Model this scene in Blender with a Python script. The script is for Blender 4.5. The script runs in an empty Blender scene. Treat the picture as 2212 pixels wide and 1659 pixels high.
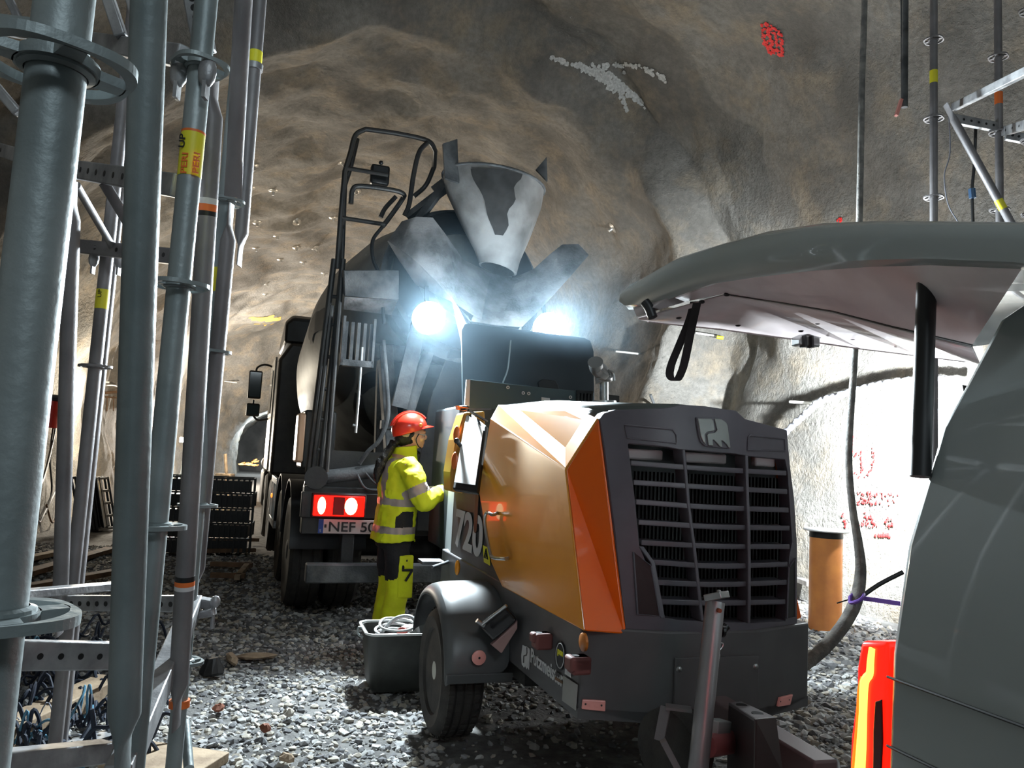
import bpy, math, random
import numpy as np
from mathutils import Vector, Matrix, noise
from mathutils.bvhtree import BVHTree
random.seed(7); rng = np.random.default_rng(7)
PI = math.pi
SC = bpy.context.scene; COL = SC.collection

# ------------------------------------------------------------------ camera
FPX = 1665.0; CX, CY = 1106.0, 829.5; EYE = np.array([0, 0, 1.42])
TH = math.radians(5.6); RO = math.radians(3.05)
FWD = np.array([0, math.cos(TH), math.sin(TH)])
_r0 = np.array([1.0, 0, 0]); _u0 = np.array([0, -math.sin(TH), math.cos(TH)])
CU = math.cos(RO)*_u0 - math.sin(RO)*_r0
CR = math.cos(RO)*_r0 + math.sin(RO)*_u0
cam = bpy.data.cameras.new('camera'); camo = bpy.data.objects.new('camera', cam); COL.objects.link(camo)
cam.sensor_width = 36; cam.lens = 36*FPX/2212; cam.clip_start = 0.02
camo.matrix_world = Matrix([[CR[0], CU[0], -FWD[0], 0], [CR[1], CU[1], -FWD[1], 0], [CR[2], CU[2], -FWD[2], 1.42], [0, 0, 0, 1]])
SC.camera = camo

def ray(x, y): return FWD + CR*(x-CX)/FPX - CU*(y-CY)/FPX
def at(x, y, D):
    d = ray(x, y); return EYE + d*D/d[1]
def ground(x, y, z=0.0):
    d = ray(x, y); return EYE + d*(z-EYE[2])/d[2]
class Fr:      # a local frame standing on the ground: w = to the right, s = forward, z = up
    def __init__(self, O, deg):
        a = math.radians(deg); self.O = np.array([O[0], O[1], 0.0])
        self.A = np.array([math.sin(a), math.cos(a), 0]); self.W = np.array([math.cos(a), -math.sin(a), 0]); self.Z = np.array([0, 0, 1.0])
    def g(self, w, s, z): return self.O + self.W*w + self.A*s + self.Z*z
    def l(self, p):
        d = np.array(p)-self.O; return np.array([d@self.W, d@self.A, d[2]])
    def hit(self, x, y, ax, v):
        d = ray(x, y); n = {'w': self.W, 's': self.A, 'z': self.Z}[ax]
        return EYE + d*((v-(EYE-self.O)@n)/(d@n))
K = Fr((0, 0), -17.8)           # pump trailer, van and tunnel share this heading
T = Fr((-.42, 6.47), -19.6)     # mixer truck, origin at the middle of its rear bumper

# ------------------------------------------------------------------ world, exposure, lamps
SC.view_settings.view_transform = 'Standard'; SC.view_settings.look = 'None'
SC.view_settings.exposure = 0.0; SC.view_settings.gamma = 1.0
wd = bpy.data.worlds.new('world'); SC.world = wd; wd.use_nodes = True
wd.node_tree.nodes['Background'].inputs[0].default_value = (.5, .62, .66, 1)
wd.node_tree.nodes['Background'].inputs[1].default_value = .09
def lamp(name, kind, loc, energy, color=(1, 1, 1), aim=None, **kw):
    l = bpy.data.lights.new(name, kind); o = bpy.data.objects.new(name, l); COL.objects.link(o)
    l.energy = energy; l.color = color; o.location = Vector(loc)
    if aim is not None: o.rotation_euler = (Vector(aim)-Vector(loc)).to_track_quat('-Z', 'Y').to_euler()
    for k, v in kw.items(): setattr(l, k, v)
    return o
COOL = (.80, .93, 1.0); WARM = (1.0, .83, .62)
LAMP_L = T.g(-.40, -.33, 2.50); LAMP_R = T.g(.62, -.33, 2.53)
for P in (LAMP_L, LAMP_R):
    lamp('work_lamp_beam', 'SPOT', P - T.A*.10, 1600, COOL, aim=P - T.A*3.0 + np.array([0, 0, -1.15]), spot_size=math.radians(128), spot_blend=.5, shadow_soft_size=.05)
    lamp('work_lamp_spill', 'POINT', P - T.A*.16, 34, COOL, shadow_soft_size=.08)
NICHE = at(2043, 858, 6.95)
lamp('niche_lamp_light', 'SPOT', NICHE+[-.18, .02, -.03], 3000, (.88, .96, 1.0), aim=NICHE+K.A*1.6+K.W*1.0-K.Z*.45-K.W*.15, spot_size=math.radians(135), spot_blend=.7, shadow_soft_size=.06)
lamp('niche_lamp_spill', 'POINT', NICHE+[-.30, .0, -.03], 200, (.88, .96, 1.0), shadow_soft_size=.06)
FARL = K.g(-2.35, 15.5, 1.9)
lamp('wall_lamp_light', 'POINT', FARL, 420, (1, .90, .72), shadow_soft_size=.12)
lamp('tunnel_lamp_light', 'POINT', K.g(-2.35, 29, 1.5), 4200, (1, .92, .80), shadow_soft_size=.15)
lamp('tunnel_lamp_light', 'POINT', K.g(3.4, 18, 2.4), 230, WARM, shadow_soft_size=.2)
lamp('tunnel_lamp_light', 'POINT', K.g(.6, 41, 2.6), 700, (.8, .93, 1), shadow_soft_size=.2)
# added fill light behind the photographer, standing in for unseen tunnel lamps
lamp('rear_fill_light', 'AREA', K.g(.6, -3.2, 4.6), 86, (.80, .93, 1.0), aim=K.g(.8, 6, 1.6), shape='RECTANGLE', size=2.2, size_y=.6)

# ------------------------------------------------------------------ materials
MATS = {}
def mat(name, col, rough=.6, metal=0.0, var=0.0, vscale=6.0, col2=None, bump=0.0, bscale=60.0, emit=None, estr=0.0, detail=6, spec=.5, coat=0.0, trans=0.0):
    if name in MATS: return MATS[name]
    m = bpy.data.materials.new(name); m.use_nodes = True; nt = m.node_tree; b = nt.nodes['Principled BSDF']
    b.inputs['Base Color'].default_value = (*col, 1); b.inputs['Roughness'].default_value = rough
    b.inputs['Metallic'].default_value = metal; b.inputs['Specular IOR Level'].default_value = spec
    b.inputs['Coat Weight'].default_value = coat; b.inputs['Transmission Weight'].default_value = trans
    if var > 0 or bump > 0: tc = nt.nodes.new('ShaderNodeTexCoord')
    if var > 0:
        n = nt.nodes.new('ShaderNodeTexNoise'); n.inputs['Scale'].default_value = vscale; n.inputs['Detail'].default_value = detail
        nt.links.new(tc.outputs['Object'], n.inputs['Vector'])
        r = nt.nodes.new('ShaderNodeValToRGB'); r.color_ramp.elements[0].position = .38; r.color_ramp.elements[1].position = .64
        c2 = col2 or tuple(c*(1-var) for c in col)
        r.color_ramp.elements[0].color = (*c2, 1); r.color_ramp.elements[1].color = (*col, 1)
        nt.links.new(n.outputs['Fac'], r.inputs['Fac']); nt.links.new(r.outputs['Color'], b.inputs['Base Color'])
    if bump > 0:
        n2 = nt.nodes.new('ShaderNodeTexNoise'); n2.inputs['Scale'].default_value = bscale; n2.inputs['Detail'].default_value = 5
        nt.links.new(tc.outputs['Object'], n2.inputs['Vector'])
        bp = nt.nodes.new('ShaderNodeBump'); bp.inputs['Strength'].default_value = bump; bp.inputs['Distance'].default_value = .01
        nt.links.new(n2.outputs['Fac'], bp.inputs['Height']); nt.links.new(bp.outputs['Normal'], b.inputs['Normal'])
    if emit: b.inputs['Emission Color'].default_value = (*emit, 1); b.inputs['Emission Strength'].default_value = estr
    MATS[name] = m; return m

M_galv = mat('galvanised_steel', (.31, .35, .355), .48, .35, .3, 5, (.20, .235, .24), .12, 70)
M_galvd = mat('old_galvanised_steel', (.25, .235, .24), .52, .3, .4, 5, (.17, .16, .165), .12, 70)
M_rail = mat('zinc_ledger', (.42, .42, .43), .45, .5, .3, 12, (.24, .24, .25), .15, 80)
M_black = mat('black_plastic', (.012, .012, .013), .45, 0, .3, 20)
M_blackgl = mat('black_glossy', (.012, .012, .014), .2)
M_rubber = mat('tyre_rubber', (.022, .020, .019), .8, 0, .4, 14, (.038, .034, .03), .3, 120)
M_dusty = mat('dusty_steel', (.16, .165, .17), .7, .1, .5, 5, (.05, .055, .06), .35, 60)
M_conc = mat('concrete_coated_steel', (.34, .34, .35), .8, 0, .75, 4, (.10, .098, .095), .4, 50)
M_drum = mat('drum_paint_white', (.34, .345, .33), .5, 0, .35, 3, (.20, .20, .19), .12, 40)
M_logo = mat('drum_logo_black', (.02, .021, .024), .5)
M_truckb = mat('truck_black_paint', (.018, .018, .02), .42, 0, .5, 6, (.035, .033, .03), .1, 50)
M_cabw = mat('cab_white_paint', (.42, .40, .36), .4, 0, .2, 5)
M_orange = mat('orange_paint', (.88, .135, .002), .28, 0, .0, coat=.5)
M_yelor = mat('yellow_orange_paint', (.80, .31, .018), .30, 0, .12, 3, (.76, .28, .015), coat=.35)
M_cream = mat('amber_hood_paint', (.60, .30, .07), .32, 0, .15, 6, (.5, .25, .05), coat=.3)
M_hood = mat('anthracite_plastic', (.105, .098, .115), .38, 0, .1, 12)
M_roof = mat('hood_roof_grey', (.10, .115, .11), .35)
M_low = mat('graphite_sheet_steel', (.090, .088, .090), .5, 0, .2, 5, (.075, .072, .075))
M_lgrey = mat('light_grey_and_lit_facet', (.30, .33, .33), .5)
M_alu = mat('bare_aluminium', (.55, .56, .57), .3, .9)
M_chrome = mat('zinc_plated', (.45, .46, .46), .3, .8, .2, 20)
M_white = mat('white_letters', (.55, .55, .55), .6)
M_van = mat('van_white_paint', (.33, .36, .355), .22, 0, .05, 2, coat=.6)
M_vantrim = mat('tailgate_inner_paint', (.66, .58, .58), .30, 0, .18, 6, (.54, .46, .46), coat=.3)
M_hiyel = mat('hi_vis_yellow', (.72, .78, .01), .75, 0, .12, 7, (.62, .64, .01), .35, 25)
M_reflt = mat('grey_reflective_tape', (.33, .27, .26), .4, .2)
M_navy = mat('black_work_fabric', (.010, .009, .012), .85, 0, .2, 10, None, .3, 60)
M_skin = mat('skin', (.62, .33, .24), .5, 0, .1, 12)
M_hair = mat('black_hair', (.008, .006, .006), .45, 0, .4, 30, None, .6, 120)
M_helm = mat('red_helmet_plastic', (.78, .035, .015), .28, coat=.4)
M_glove = mat('white_glove', (.75, .78, .70), .8)
M_pipe = mat('orange_pvc', (.85, .33, .09), .38, 0, .25, 6, (.72, .26, .08))
M_hose = mat('grey_dusty_hose', (.26, .25, .23), .75, 0, .5, 16, (.13, .125, .12), .5, 90)
M_cable = mat('grey_cable_sheath', (.30, .31, .36), .6)
M_wood = mat('weathered_timber', (.40, .30, .20), .8, 0, .4, 8, (.24, .17, .11), .4, 40)
M_woodd = mat('dirty_timber', (.20, .11, .06), .85, 0, .5, 6, (.10, .06, .035), .4, 40)
M_blue = mat('blue_cable', (.03, .10, .22), .5)
M_dblue = mat('dark_blue_strap', (.012, .018, .035), .7)
M_yel = mat('yellow_sticker', (.80, .72, .03), .5)
M_tapeo = mat('orange_band', (.80, .17, .03), .5)
M_tapew = mat('white_band', (.62, .60, .60), .5)
M_red = mat('red_plastic', (.55, .02, .01), .4)
M_pinkref = mat('pink_reflector', (.80, .34, .30), .3)
M_purple = mat('purple_strap', (.20, .10, .48), .6)
M_glass = mat('dark_mirror_glass', (.02, .03, .03), .08)
M_lamp = mat('lit_led_lens', (1, 1, 1), .3, emit=(.86, .95, 1.0), estr=60)
M_lampw = mat('lit_warm_lens', (1, 1, 1), .3, emit=(1, .93, .78), estr=30)
M_tlred = mat('lit_red_lens', (.6, .01, .01), .25, emit=(1, .0035, .001), estr=5)
M_tlor = mat('lit_orange_streak', (.6, .1, .01), .25, emit=(1, .13, .006), estr=2.0)
M_tlyel = mat('lit_yellow_bulb', (.8, .5, .05), .25, emit=(1, .66, .10), estr=2.2)
M_tlhot = mat('lit_hot_bulb', (1, .8, .6), .25, emit=(1, .62, .35), estr=4.5)
M_spark = mat('glowing_spark', (1, .4, .1), .5, emit=(1, .36, .08), estr=9)
M_marker = mat('lit_marker_lens', (1, .3, .02), .3, emit=(1, .22, .03), estr=2.5)

# ------------------------------------------------------------------ mesh building
class B:
    def __init__(self): self.v = []; self.f = []; self.m = []
    def add(self, vs, fs, m=0):
        k = len(self.v); self.v += [tuple(float(c) for c in p) for p in vs]
        self.f += [tuple(i+k for i in f) for f in fs]; self.m += [m]*len(fs); return self
    def box(self, fr, w, s, z, m=0):
        P = [fr.g(a, b, c) for c in z for b in s for a in w]
        return self.add(P, [(0, 2, 3, 1), (4, 5, 7, 6), (0, 1, 5, 4), (1, 3, 7, 5), (3, 2, 6, 7), (2, 0, 4, 6)], m)
    def hexa(self, P, m=0):   # 8 points: bottom loop 4, top loop 4
        return self.add(P, [(3, 2, 1, 0), (4, 5, 6, 7), (0, 1, 5, 4), (1, 2, 6, 5), (2, 3, 7, 6), (3, 0, 4, 7)], m)
    def bar(self, p0, p1, a, b, up=(0, 0, 1), m=0):     # rectangular bar: a wide, b tall
        p0 = np.array(p0, float); p1 = np.array(p1, float); d = p1-p0; d /= np.linalg.norm(d); up = np.array(up, float)
        x = np.cross(d, up); x /= np.linalg.norm(x); y = np.cross(x, d)
        q = [x*a/2*i + y*b/2*j for i, j in ((-1, -1), (1, -1), (1, 1), (-1, 1))]
        return self.hexa([p0+c for c in q]+[p1+c for c in q], m)
    def tube(self, pts, r, n=10, m=0, closed=False, flat=None):
        pts = [np.array(p, float) for p in pts]; N = len(pts); rs = r if hasattr(r, '__len__') else [r]*N
        t0 = pts[1]-pts[0]; t0 /= np.linalg.norm(t0); a = np.array([0, 0, 1.0]) if abs(t0[2]) < .9 else np.array([1.0, 0, 0])
        x = np.cross(t0, a); x /= np.linalg.norm(x); V = []
        for i, p in enumerate(pts):
            t = (pts[(i+1) % N]-pts[i-1]) if closed else (pts[min(i+1, N-1)]-pts[max(i-1, 0)])
            t = t/(np.linalg.norm(t)+1e-9); x = x-t*(x@t); x /= np.linalg.norm(x); y = np.cross(t, x)
            fx, fy = (flat[i] if flat else (1, 1))
            V += [p+(x*math.cos(2*PI*k/n)*fx+y*math.sin(2*PI*k/n)*fy)*rs[i] for k in range(n)]
        F = [(i*n+k, i*n+(k+1) % n, ((i+1) % N)*n+(k+1) % n, ((i+1) % N)*n+k) for i in range(N if closed else N-1) for k in range(n)]
        if not closed: F += [tuple(range(n-1, -1, -1)), tuple((N-1)*n+k for k in range(n))]
        return self.add(V, F, m)
    def cyl(self, p0, p1, r0, r1=None, n=20, m=0): return self.tube([p0, p1], [r0, r0 if r1 is None else r1], n, m)
    def lathe(self, c, ax, prof, n=28, m=0, caps=True, sx=1.0):
        c = np.array(c, float); ax = np.array(ax, float); ax /= np.linalg.norm(ax)
        a = np.array([0, 0, 1.0]) if abs(ax[2]) < .9 else np.array([1.0, 0, 0])
        x = np.cross(ax, a); x /= np.linalg.norm(x); y = np.cross(ax, x)
        V = [c+ax*h+(x*math.cos(2*PI*k/n)*sx+y*math.sin(2*PI*k/n))*r for r, h in prof for k in range(n)]
        F = [(i*n+k, i*n+(k+1) % n, (i+1)*n+(k+1) % n, (i+1)*n+k) for i in range(len(prof)-1) for k in range(n)]
        if caps: F += [tuple(range(n-1, -1, -1)), tuple((len(prof)-1)*n+k for k in range(n))]
        return self.add(V, F, m)
    def prism(self, P, vec, m=0):
        P = [np.array(p, float) for p in P]; n = len(P); vec = np.array(vec, float)
        return self.add(P+[p+vec for p in P], [tuple(range(n)), tuple(range(2*n-1, n-1, -1))]+[(i, i+n, (i+1) % n+n, (i+1) % n) for i in range(n)], m)
    def strip(self, R0, R1, vec, m=0, closed=False):   # band between two polylines, given thickness
        n = len(R0); vec = np.array(vec, float); V = list(R0)+list(R1)+[np.array(p)+vec for p in R0]+[np.array(p)+vec for p in R1]; F = []
        for i in range(n if closed else n-1):
            j = (i+1) % n
            F += [(i, j, n+j, n+i), (2*n+j, 2*n+i, 3*n+i, 3*n+j), (j, i, 2*n+i, 2*n+j), (n+i, n+j, 3*n+j, 3*n+i)]
        if not closed: F += [(0, n, 3*n, 2*n), (n-1, 3*n-1, 4*n-1, 2*n-1)]
        return self.add(V, F, m)
    def ell(self, c, r, fr=None, n=16, m=0, power=1.0):
        c = np.array(c, float); X, Y, Z = (fr.W, fr.A, fr.Z) if fr else np.eye(3)
        V = [c+Z*r[2]]; k2 = n//2
        for i in range(1, k2):
            t = PI*i/k2
            V += [c+X*r[0]*math.sin(t)*math.cos(2*PI*k/n)+Y*r[1]*math.sin(t)*math.sin(2*PI*k/n)+Z*r[2]*math.cos(t) for k in range(n)]
        V.append(c-Z*r[2]); L = len(V)-1
        F = [(0, 1+k, 1+(k+1) % n) for k in range(n)]+[(L, L-n+(k+1) % n, L-n+k) for k in range(n)]
        F += [(1+i*n+k, 1+(i+1)*n+k, 1+(i+1)*n+(k+1) % n, 1+i*n+(k+1) % n) for i in range(k2-2) for k in range(n)]
        return self.add(V, F, m)
    def loft(self, rings, m=0, caps=True):
        n = len(rings[0]); V = [p for r in rings for p in r]
        F = [(i*n+k, i*n+(k+1) % n, (i+1)*n+(k+1) % n, (i+1)*n+k) for i in range(len(rings)-1) for k in range(n)]
        if caps: F += [tuple(range(n-1, -1, -1)), tuple((len(rings)-1)*n+k for k in range(n))]
        return self.add(V, F, m)
    def build(self, name, mats, parent=None, smooth=True, bevel=0.0, seg=2, angle=35, thing=None, recalc=True, pivot=None):
        me = bpy.data.meshes.new(name); off = np.array(pivot if pivot is not None else root_of(parent), float)
        me.from_pydata([tuple(np.array(p)-off) for p in self.v], [], self.f)
        for mm in (mats if isinstance(mats, (list, tuple)) else [mats]): me.materials.append(mm)
        me.polygons.foreach_set('material_index', self.m)
        if recalc:
            import bmesh
            bm = bmesh.new(); bm.from_mesh(me); bmesh.ops.recalc_face_normals(bm, faces=bm.faces); bm.to_mesh(me); bm.free()
        if smooth:
            me.shade_smooth(); me.set_sharp_from_angle(angle=math.radians(angle))
        me.update()
        o = bpy.data.objects.new(name, me); COL.objects.link(o)
        if parent is not None: o.parent = parent
        elif pivot is not None: o.location = Vector(off)
        if bevel > 0:
            bv = o.modifiers.new('bevel', 'BEVEL'); bv.width = bevel; bv.segments = seg; bv.limit_method = 'ANGLE'; bv.angle_limit = math.radians(40)
        return o
def root_of(o):
    if o is None: return (0, 0, 0)
    while o.parent is not None: o = o.parent
    return tuple(o.location)
def tag(o, label=None, cat=None, group=None, kind=None):
    if label: o['label'] = label
    if cat: o['category'] = cat
    if group: o['group'] = group
    if kind: o['kind'] = kind
    return o
def thing(name, label, cat, loc, group=None, kind=None):
    o = bpy.data.objects.new(name, None); o.empty_display_size = .1; COL.objects.link(o); o.location = Vector(loc)
    return tag(o, label, cat, group, kind)
def spline(pts, k=8):
    P = [np.array(p, float) for p in pts]; P = [2*P[0]-P[1]]+P+[2*P[-1]-P[-2]]; out = []
    for i in range(1, len(P)-2):
        for j in range(k):
            t = j/k; out.append(.5*((2*P[i])+(-P[i-1]+P[i+1])*t+(2*P[i-1]-5*P[i]+4*P[i+1]-P[i+2])*t*t+(-P[i-1]+3*P[i]-3*P[i+1]+P[i+2])*t**3))
    out.append(P[-2]); return out
def text(body, name, m, parent, o, right, up, size, width=None, depth=.003, bold=0.0):
    """lettering standing on a surface: o = lower left corner, right / up = unit directions; width squeezes it to that length"""
    cu = bpy.data.curves.new(name, 'FONT'); cu.body = body; cu.size = 1; cu.extrude = .002; cu.offset = bold
    to = bpy.data.objects.new(name, cu); COL.objects.link(to)
    me = bpy.data.meshes.new_from_object(to.evaluated_get(bpy.context.evaluated_depsgraph_get())); bpy.data.objects.remove(to)
    V = np.array([v.co[:] for v in me.vertices]); mn = V.min(0); mx = V.max(0)
    h = size/(mx[1]-mn[1]); wv = (width/(mx[0]-mn[0])) if width else h
    right = np.array(right, float); up = np.array(up, float); nrm = np.cross(right, up); nrm /= np.linalg.norm(nrm)
    off = np.array(root_of(parent))
    for i, v in enumerate(me.vertices):
        p = V[i]; v.co = Vector(np.array(o)+right*(p[0]-mn[0])*wv+up*(p[1]-mn[1])*h+nrm*(p[2]/.002)*depth/2-off)
    me.materials.clear(); me.materials.append(m); ob = bpy.data.objects.new(name, me); COL.objects.link(ob); ob.parent = parent
    return ob
def decal(name, pts, m, parent, t=.002, bevel=0.0):     # thin sign or plate on a surface, pts in order
    P = [np.array(p, float) for p in pts]; n = np.cross(P[1]-P[0], P[2]-P[1]); n /= np.linalg.norm(n)
    if n@(EYE-P[0]) < 0: n = -n
    return B().prism([p-n*t*.5 for p in P], n*t*1.5).build(name, m, parent, smooth=False, bevel=bevel)
#PART2
# ------------------------------------------------------------------ tunnel lining (left wall, ceiling, right wall, end)
NEAR = [(-3.3, -.1), (-3.6, 1.5), (-3.5, 3.2), (-2.8, 4.9), (-1.2, 6.7), (.6, 7.55), (2.2, 7.75), (4.0, 7.35), (5.7, 6.3), (6.5, 4.6), (6.55, 3.0), (6.4, 1.4), (6.2, -.1)]
FAR = [(-3.0, -.1), (-3.3, 1.5), (-3.2, 3.0), (-2.6, 4.6), (-1.2, 6.0), (.7, 6.75), (2.2, 7.0), (3.5, 6.8), (4.9, 6.1), (5.75, 4.9), (5.65, 3.2), (5.35, 1.5), (5.2, -.1)]
def resample(P, n, k=10):
    Q = np.array(spline([(a, b, 0) for a, b in P], k))[:, :2]; L = np.concatenate([[0], np.cumsum(np.hypot(*np.diff(Q, axis=0).T))])
    t = np.linspace(0, L[-1], n); return np.stack([np.interp(t, L, Q[:, 0]), np.interp(t, L, Q[:, 1])], 1)
NP = 190; PN = resample(NEAR, NP); PF = resample(FAR, NP)
SS = np.concatenate([np.arange(-4, 4, .25), np.arange(4, 9.4, .10), np.arange(9.4, 10.8, .05), np.arange(10.8, 20, .12), np.arange(20, 49, .4)])
def smst(x): x = np.clip(x, 0, 1); return x*x*(3-2*x)
grid = np.zeros((len(SS), NP, 3)); 
for i, s in enumerate(SS):
    arc = np.linspace(0, 1, NP)
    f = smst((s-9.75-.25*np.sin(arc*9+1)-.12*np.sin(arc*23))/.42)
    P = PN*(1-f)[:, None]+PF*f[:, None]
    sh = 1-.48*smst((s-34)/5); P = (P-[1.1, 0])*sh+[1.1, 0]
    n = np.gradient(P, axis=0); n = np.stack([n[:, 1], -n[:, 0]], 1); n /= np.linalg.norm(n, axis=1)[:, None]   # outward
    for j in range(NP):
        p = K.g(P[j, 0], s, P[j, 1]); q = Vector(p)
        d = noise.noise(q*.55)*.30+noise.noise(q*1.25+Vector((5, 3, 1)))*.15+noise.noise(q*2.9)*.045+noise.noise(q*6.3)*.022
        low = smst((P[j, 1]-.1)/1.2)
        d *= (.35+.65*low)*(.55 if s < 9.5 else 1.0)
        grid[i, j] = K.g(P[j, 0]+n[j, 0]*d, s+.25*noise.noise(q*.8+Vector((9, 9, 9))), max(P[j, 1]+n[j, 1]*d, -.15))
def shotcrete(name, ochre):
    m = bpy.data.materials.new(name); m.use_nodes = True; nt = m.node_tree; b = nt.nodes['Principled BSDF']; L = nt.links.new
    b.inputs['Roughness'].default_value = .82
    tc = nt.nodes.new('ShaderNodeTexCoord')
    def nz(scale, det=6, rough=.6):
        n = nt.nodes.new('ShaderNodeTexNoise'); n.inputs['Scale'].default_value = scale; n.inputs['Detail'].default_value = det; n.inputs['Roughness'].default_value = rough
        L(tc.outputs['Object'], n.inputs['Vector']); return n.outputs['Fac']
    def ramp(f, p0, p1, c0, c1):
        r = nt.nodes.new('ShaderNodeValToRGB'); e = r.color_ramp.elements; e[0].position = p0; e[1].position = p1; e[0].color = (*c0, 1); e[1].color = (*c1, 1); L(f, r.inputs['Fac']); return r.outputs['Color']
    def mix(f, a, c, mode='MIX'):
        x = nt.nodes.new('ShaderNodeMix'); x.data_type = 'RGBA'; x.blend_type = mode
        if isinstance(f, float): x.inputs[0].default_value = f
        else: L(f, x.inputs[0])
        for q, i in ((a, 6), (c, 7)):
            if isinstance(q, tuple): x.inputs[i].default_value = (*q, 1)
            else: L(q, x.inputs[i])
        return x.outputs[2]
    base = ramp(nz(.9), .35, .65, (.17, .158, .14), (.31, .295, .27))
    och = ramp(nz(1.6, 5), .48, .70, (0, 0, 0), (1, 1, 1))
    c = mix(och, base, ochre)
    c = mix(ramp(nz(11, 8, .7), .35, .62, (.55, .55, .55), (0, 0, 0)), c, (.12, .115, .105))
    L(c, b.inputs['Base Color'])
    bp = nt.nodes.new('ShaderNodeBump'); bp.inputs['Strength'].default_value = .9; bp.inputs['Distance'].default_value = .035
    L(nz(17, 5, .65), bp.inputs['Height']); bp2 = nt.nodes.new('ShaderNodeBump'); bp2.inputs['Strength'].default_value = .5; bp2.inputs['Distance'].default_value = .012
    L(nz(60, 3), bp2.inputs['Height']); L(bp.outputs['Normal'], bp2.inputs['Normal']); L(bp2.outputs['Normal'], b.inputs['Normal'])
    return m
M_shot = shotcrete('shotcrete_grey', (.35, .29, .215))
GN = np.zeros_like(grid)
gs = np.gradient(grid, axis=0); gt = np.gradient(grid, axis=1); GN = np.cross(gs, gt); GN /= np.linalg.norm(GN, axis=2)[:, :, None]+1e-9
def lining(name, j0, j1):
    G = grid[:, j0:j1+1]; a, c = G.shape[:2]; V = G.reshape(-1, 3)
    idx = np.arange(a*c).reshape(a, c); F = np.stack([idx[:-1, :-1], idx[:-1, 1:], idx[1:, 1:], idx[1:, :-1]], -1).reshape(-1, 4)
    me = bpy.data.meshes.new(name); me.from_pydata(V.tolist(), [], F.tolist()); me.materials.append(M_shot); me.shade_smooth()
    N = GN[:, j0:j1+1].reshape(-1, 3); fn = me.polygons[0].normal; 
    if np.dot(N[0], fn) < 0: N = -N
    me.normals_split_custom_set_from_vertices(N.tolist())
    o = bpy.data.objects.new(name, me); COL.objects.link(o); o['kind'] = 'structure'
    return o, V, F
W_L, v1, f1 = lining('wall_left', 0, 52)
CEI, v2, f2 = lining('ceiling', 52, 138)
W_R, v3, f3 = lining('wall_right', 138, NP-1)
BVH = BVHTree.FromPolygons(np.concatenate([v1, v2, v3]).tolist(), np.concatenate([f1, f2+len(v1), f3+len(v1)+len(v2)]).tolist())
def wallhit(x, y):
    d = Vector(ray(x, y)).normalized(); h, n, i, dist = BVH.ray_cast(Vector(EYE), d)
    if h is None: return None, None
    if n.dot(d) > 0: n = -n
    return np.array(h), np.array(n)
# far end of the tunnel
end = B(); ring = grid[-3]; end.add([*ring, K.g(1.1, SS[-3]+.6, 1.6)], [(j, j+1, NP) for j in range(NP-1)]+[(NP-1, 0, NP)])
tag(end.build('wall_back', mat('dark_rock_face', (.10, .095, .09), .9, 0, .4, 1.2, None, .5, 3), None), kind='structure')

# marks on the lining: calcite run, sprayed red survey marks
def wallpatch(name, pts, m, parent, r=.02, lift=.006, n=4, jit=.0):
    out = []
    for x, y in pts:
        h, nn = wallhit(x, y)
        if h is not None: out.append(h+nn*lift)
    if len(out) > 1: return out
def strokes(name, lines, m, parent, r, seed=0, gap=.25, step=5, jitter=2.0, flatn=.12):
    rs = random.Random(seed); b = B()
    for ln in lines:
        for (x0, y0), (x1, y1) in zip(ln[:-1], ln[1:]):
            L = math.hypot(x1-x0, y1-y0); k = max(1, int(L/step))
            for i in range(k):
                if rs.random() < gap: continue
                a = (i+rs.uniform(-.2, 1.2))/k; h, nn = wallhit(x0+(x1-x0)*a+rs.uniform(-jitter, jitter), y0+(y1-y0)*a+rs.uniform(-jitter, jitter))
                if h is None: continue
                t = np.cross(nn, [.3, .2, 1]); t /= np.linalg.norm(t); u = np.cross(nn, t); q = rs.uniform(.6, 1.3)*r
                c = h+nn*.012; ng = 7
                ring = [c+(t*math.cos(2*PI*g/ng)+u*math.sin(2*PI*g/ng))*q*rs.uniform(.6, 1.25) for g in range(ng)]
                b.add([*ring, c+nn*.006], [(g, (g+1) % ng, ng) for g in range(ng)])
    return b.build(name, m, parent, smooth=False, recalc=False)
M_calc = mat('white_calcite', (.74, .74, .72), .7, 0, .3, 30)
M_spray = mat('red_spray_paint', (.85, .03, .03), .6); M_sprayy = mat('yellow_mineral_stain', (.62, .42, .12), .8)
strokes('calcite_run', [[(1188, 120), (1215, 135), (1250, 142), (1290, 158), (1330, 185), (1365, 205), (1398, 232)], [(1250, 138), (1300, 165), (1340, 190), (1375, 205)], [(1240, 140), (1285, 163), (1330, 200)], [(1280, 140), (1310, 160), (1345, 185), (1390, 222)], [(1300, 138), (1330, 172), (1380, 214)],
        [(1265, 150), (1320, 182), (1370, 215)], [(1310, 140), (1345, 137), (1385, 143), (1420, 155), (1438, 175)], [(1340, 140), (1350, 157)], [(1395, 148), (1412, 165)], [(1338, 190), (1345, 215), (1352, 238)]], M_calc, CEI, .034, 3, .25, 2.6, 3.2)
strokes('spray_mark', [[(1648, 48), (1650, 90), (1662, 112), (1690, 118), (1688, 75), (1672, 58), (1650, 50)], [(1658, 55), (1668, 85), (1660, 105)], [(1668, 60), (1682, 95), (1675, 112)], [(1655, 90), (1670, 88), (1668, 112)], [(1650, 60), (1660, 75)], [(1662, 108), (1690, 108)]], M_spray, CEI, .022, 4, .25, 2.5, 2.5)
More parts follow.
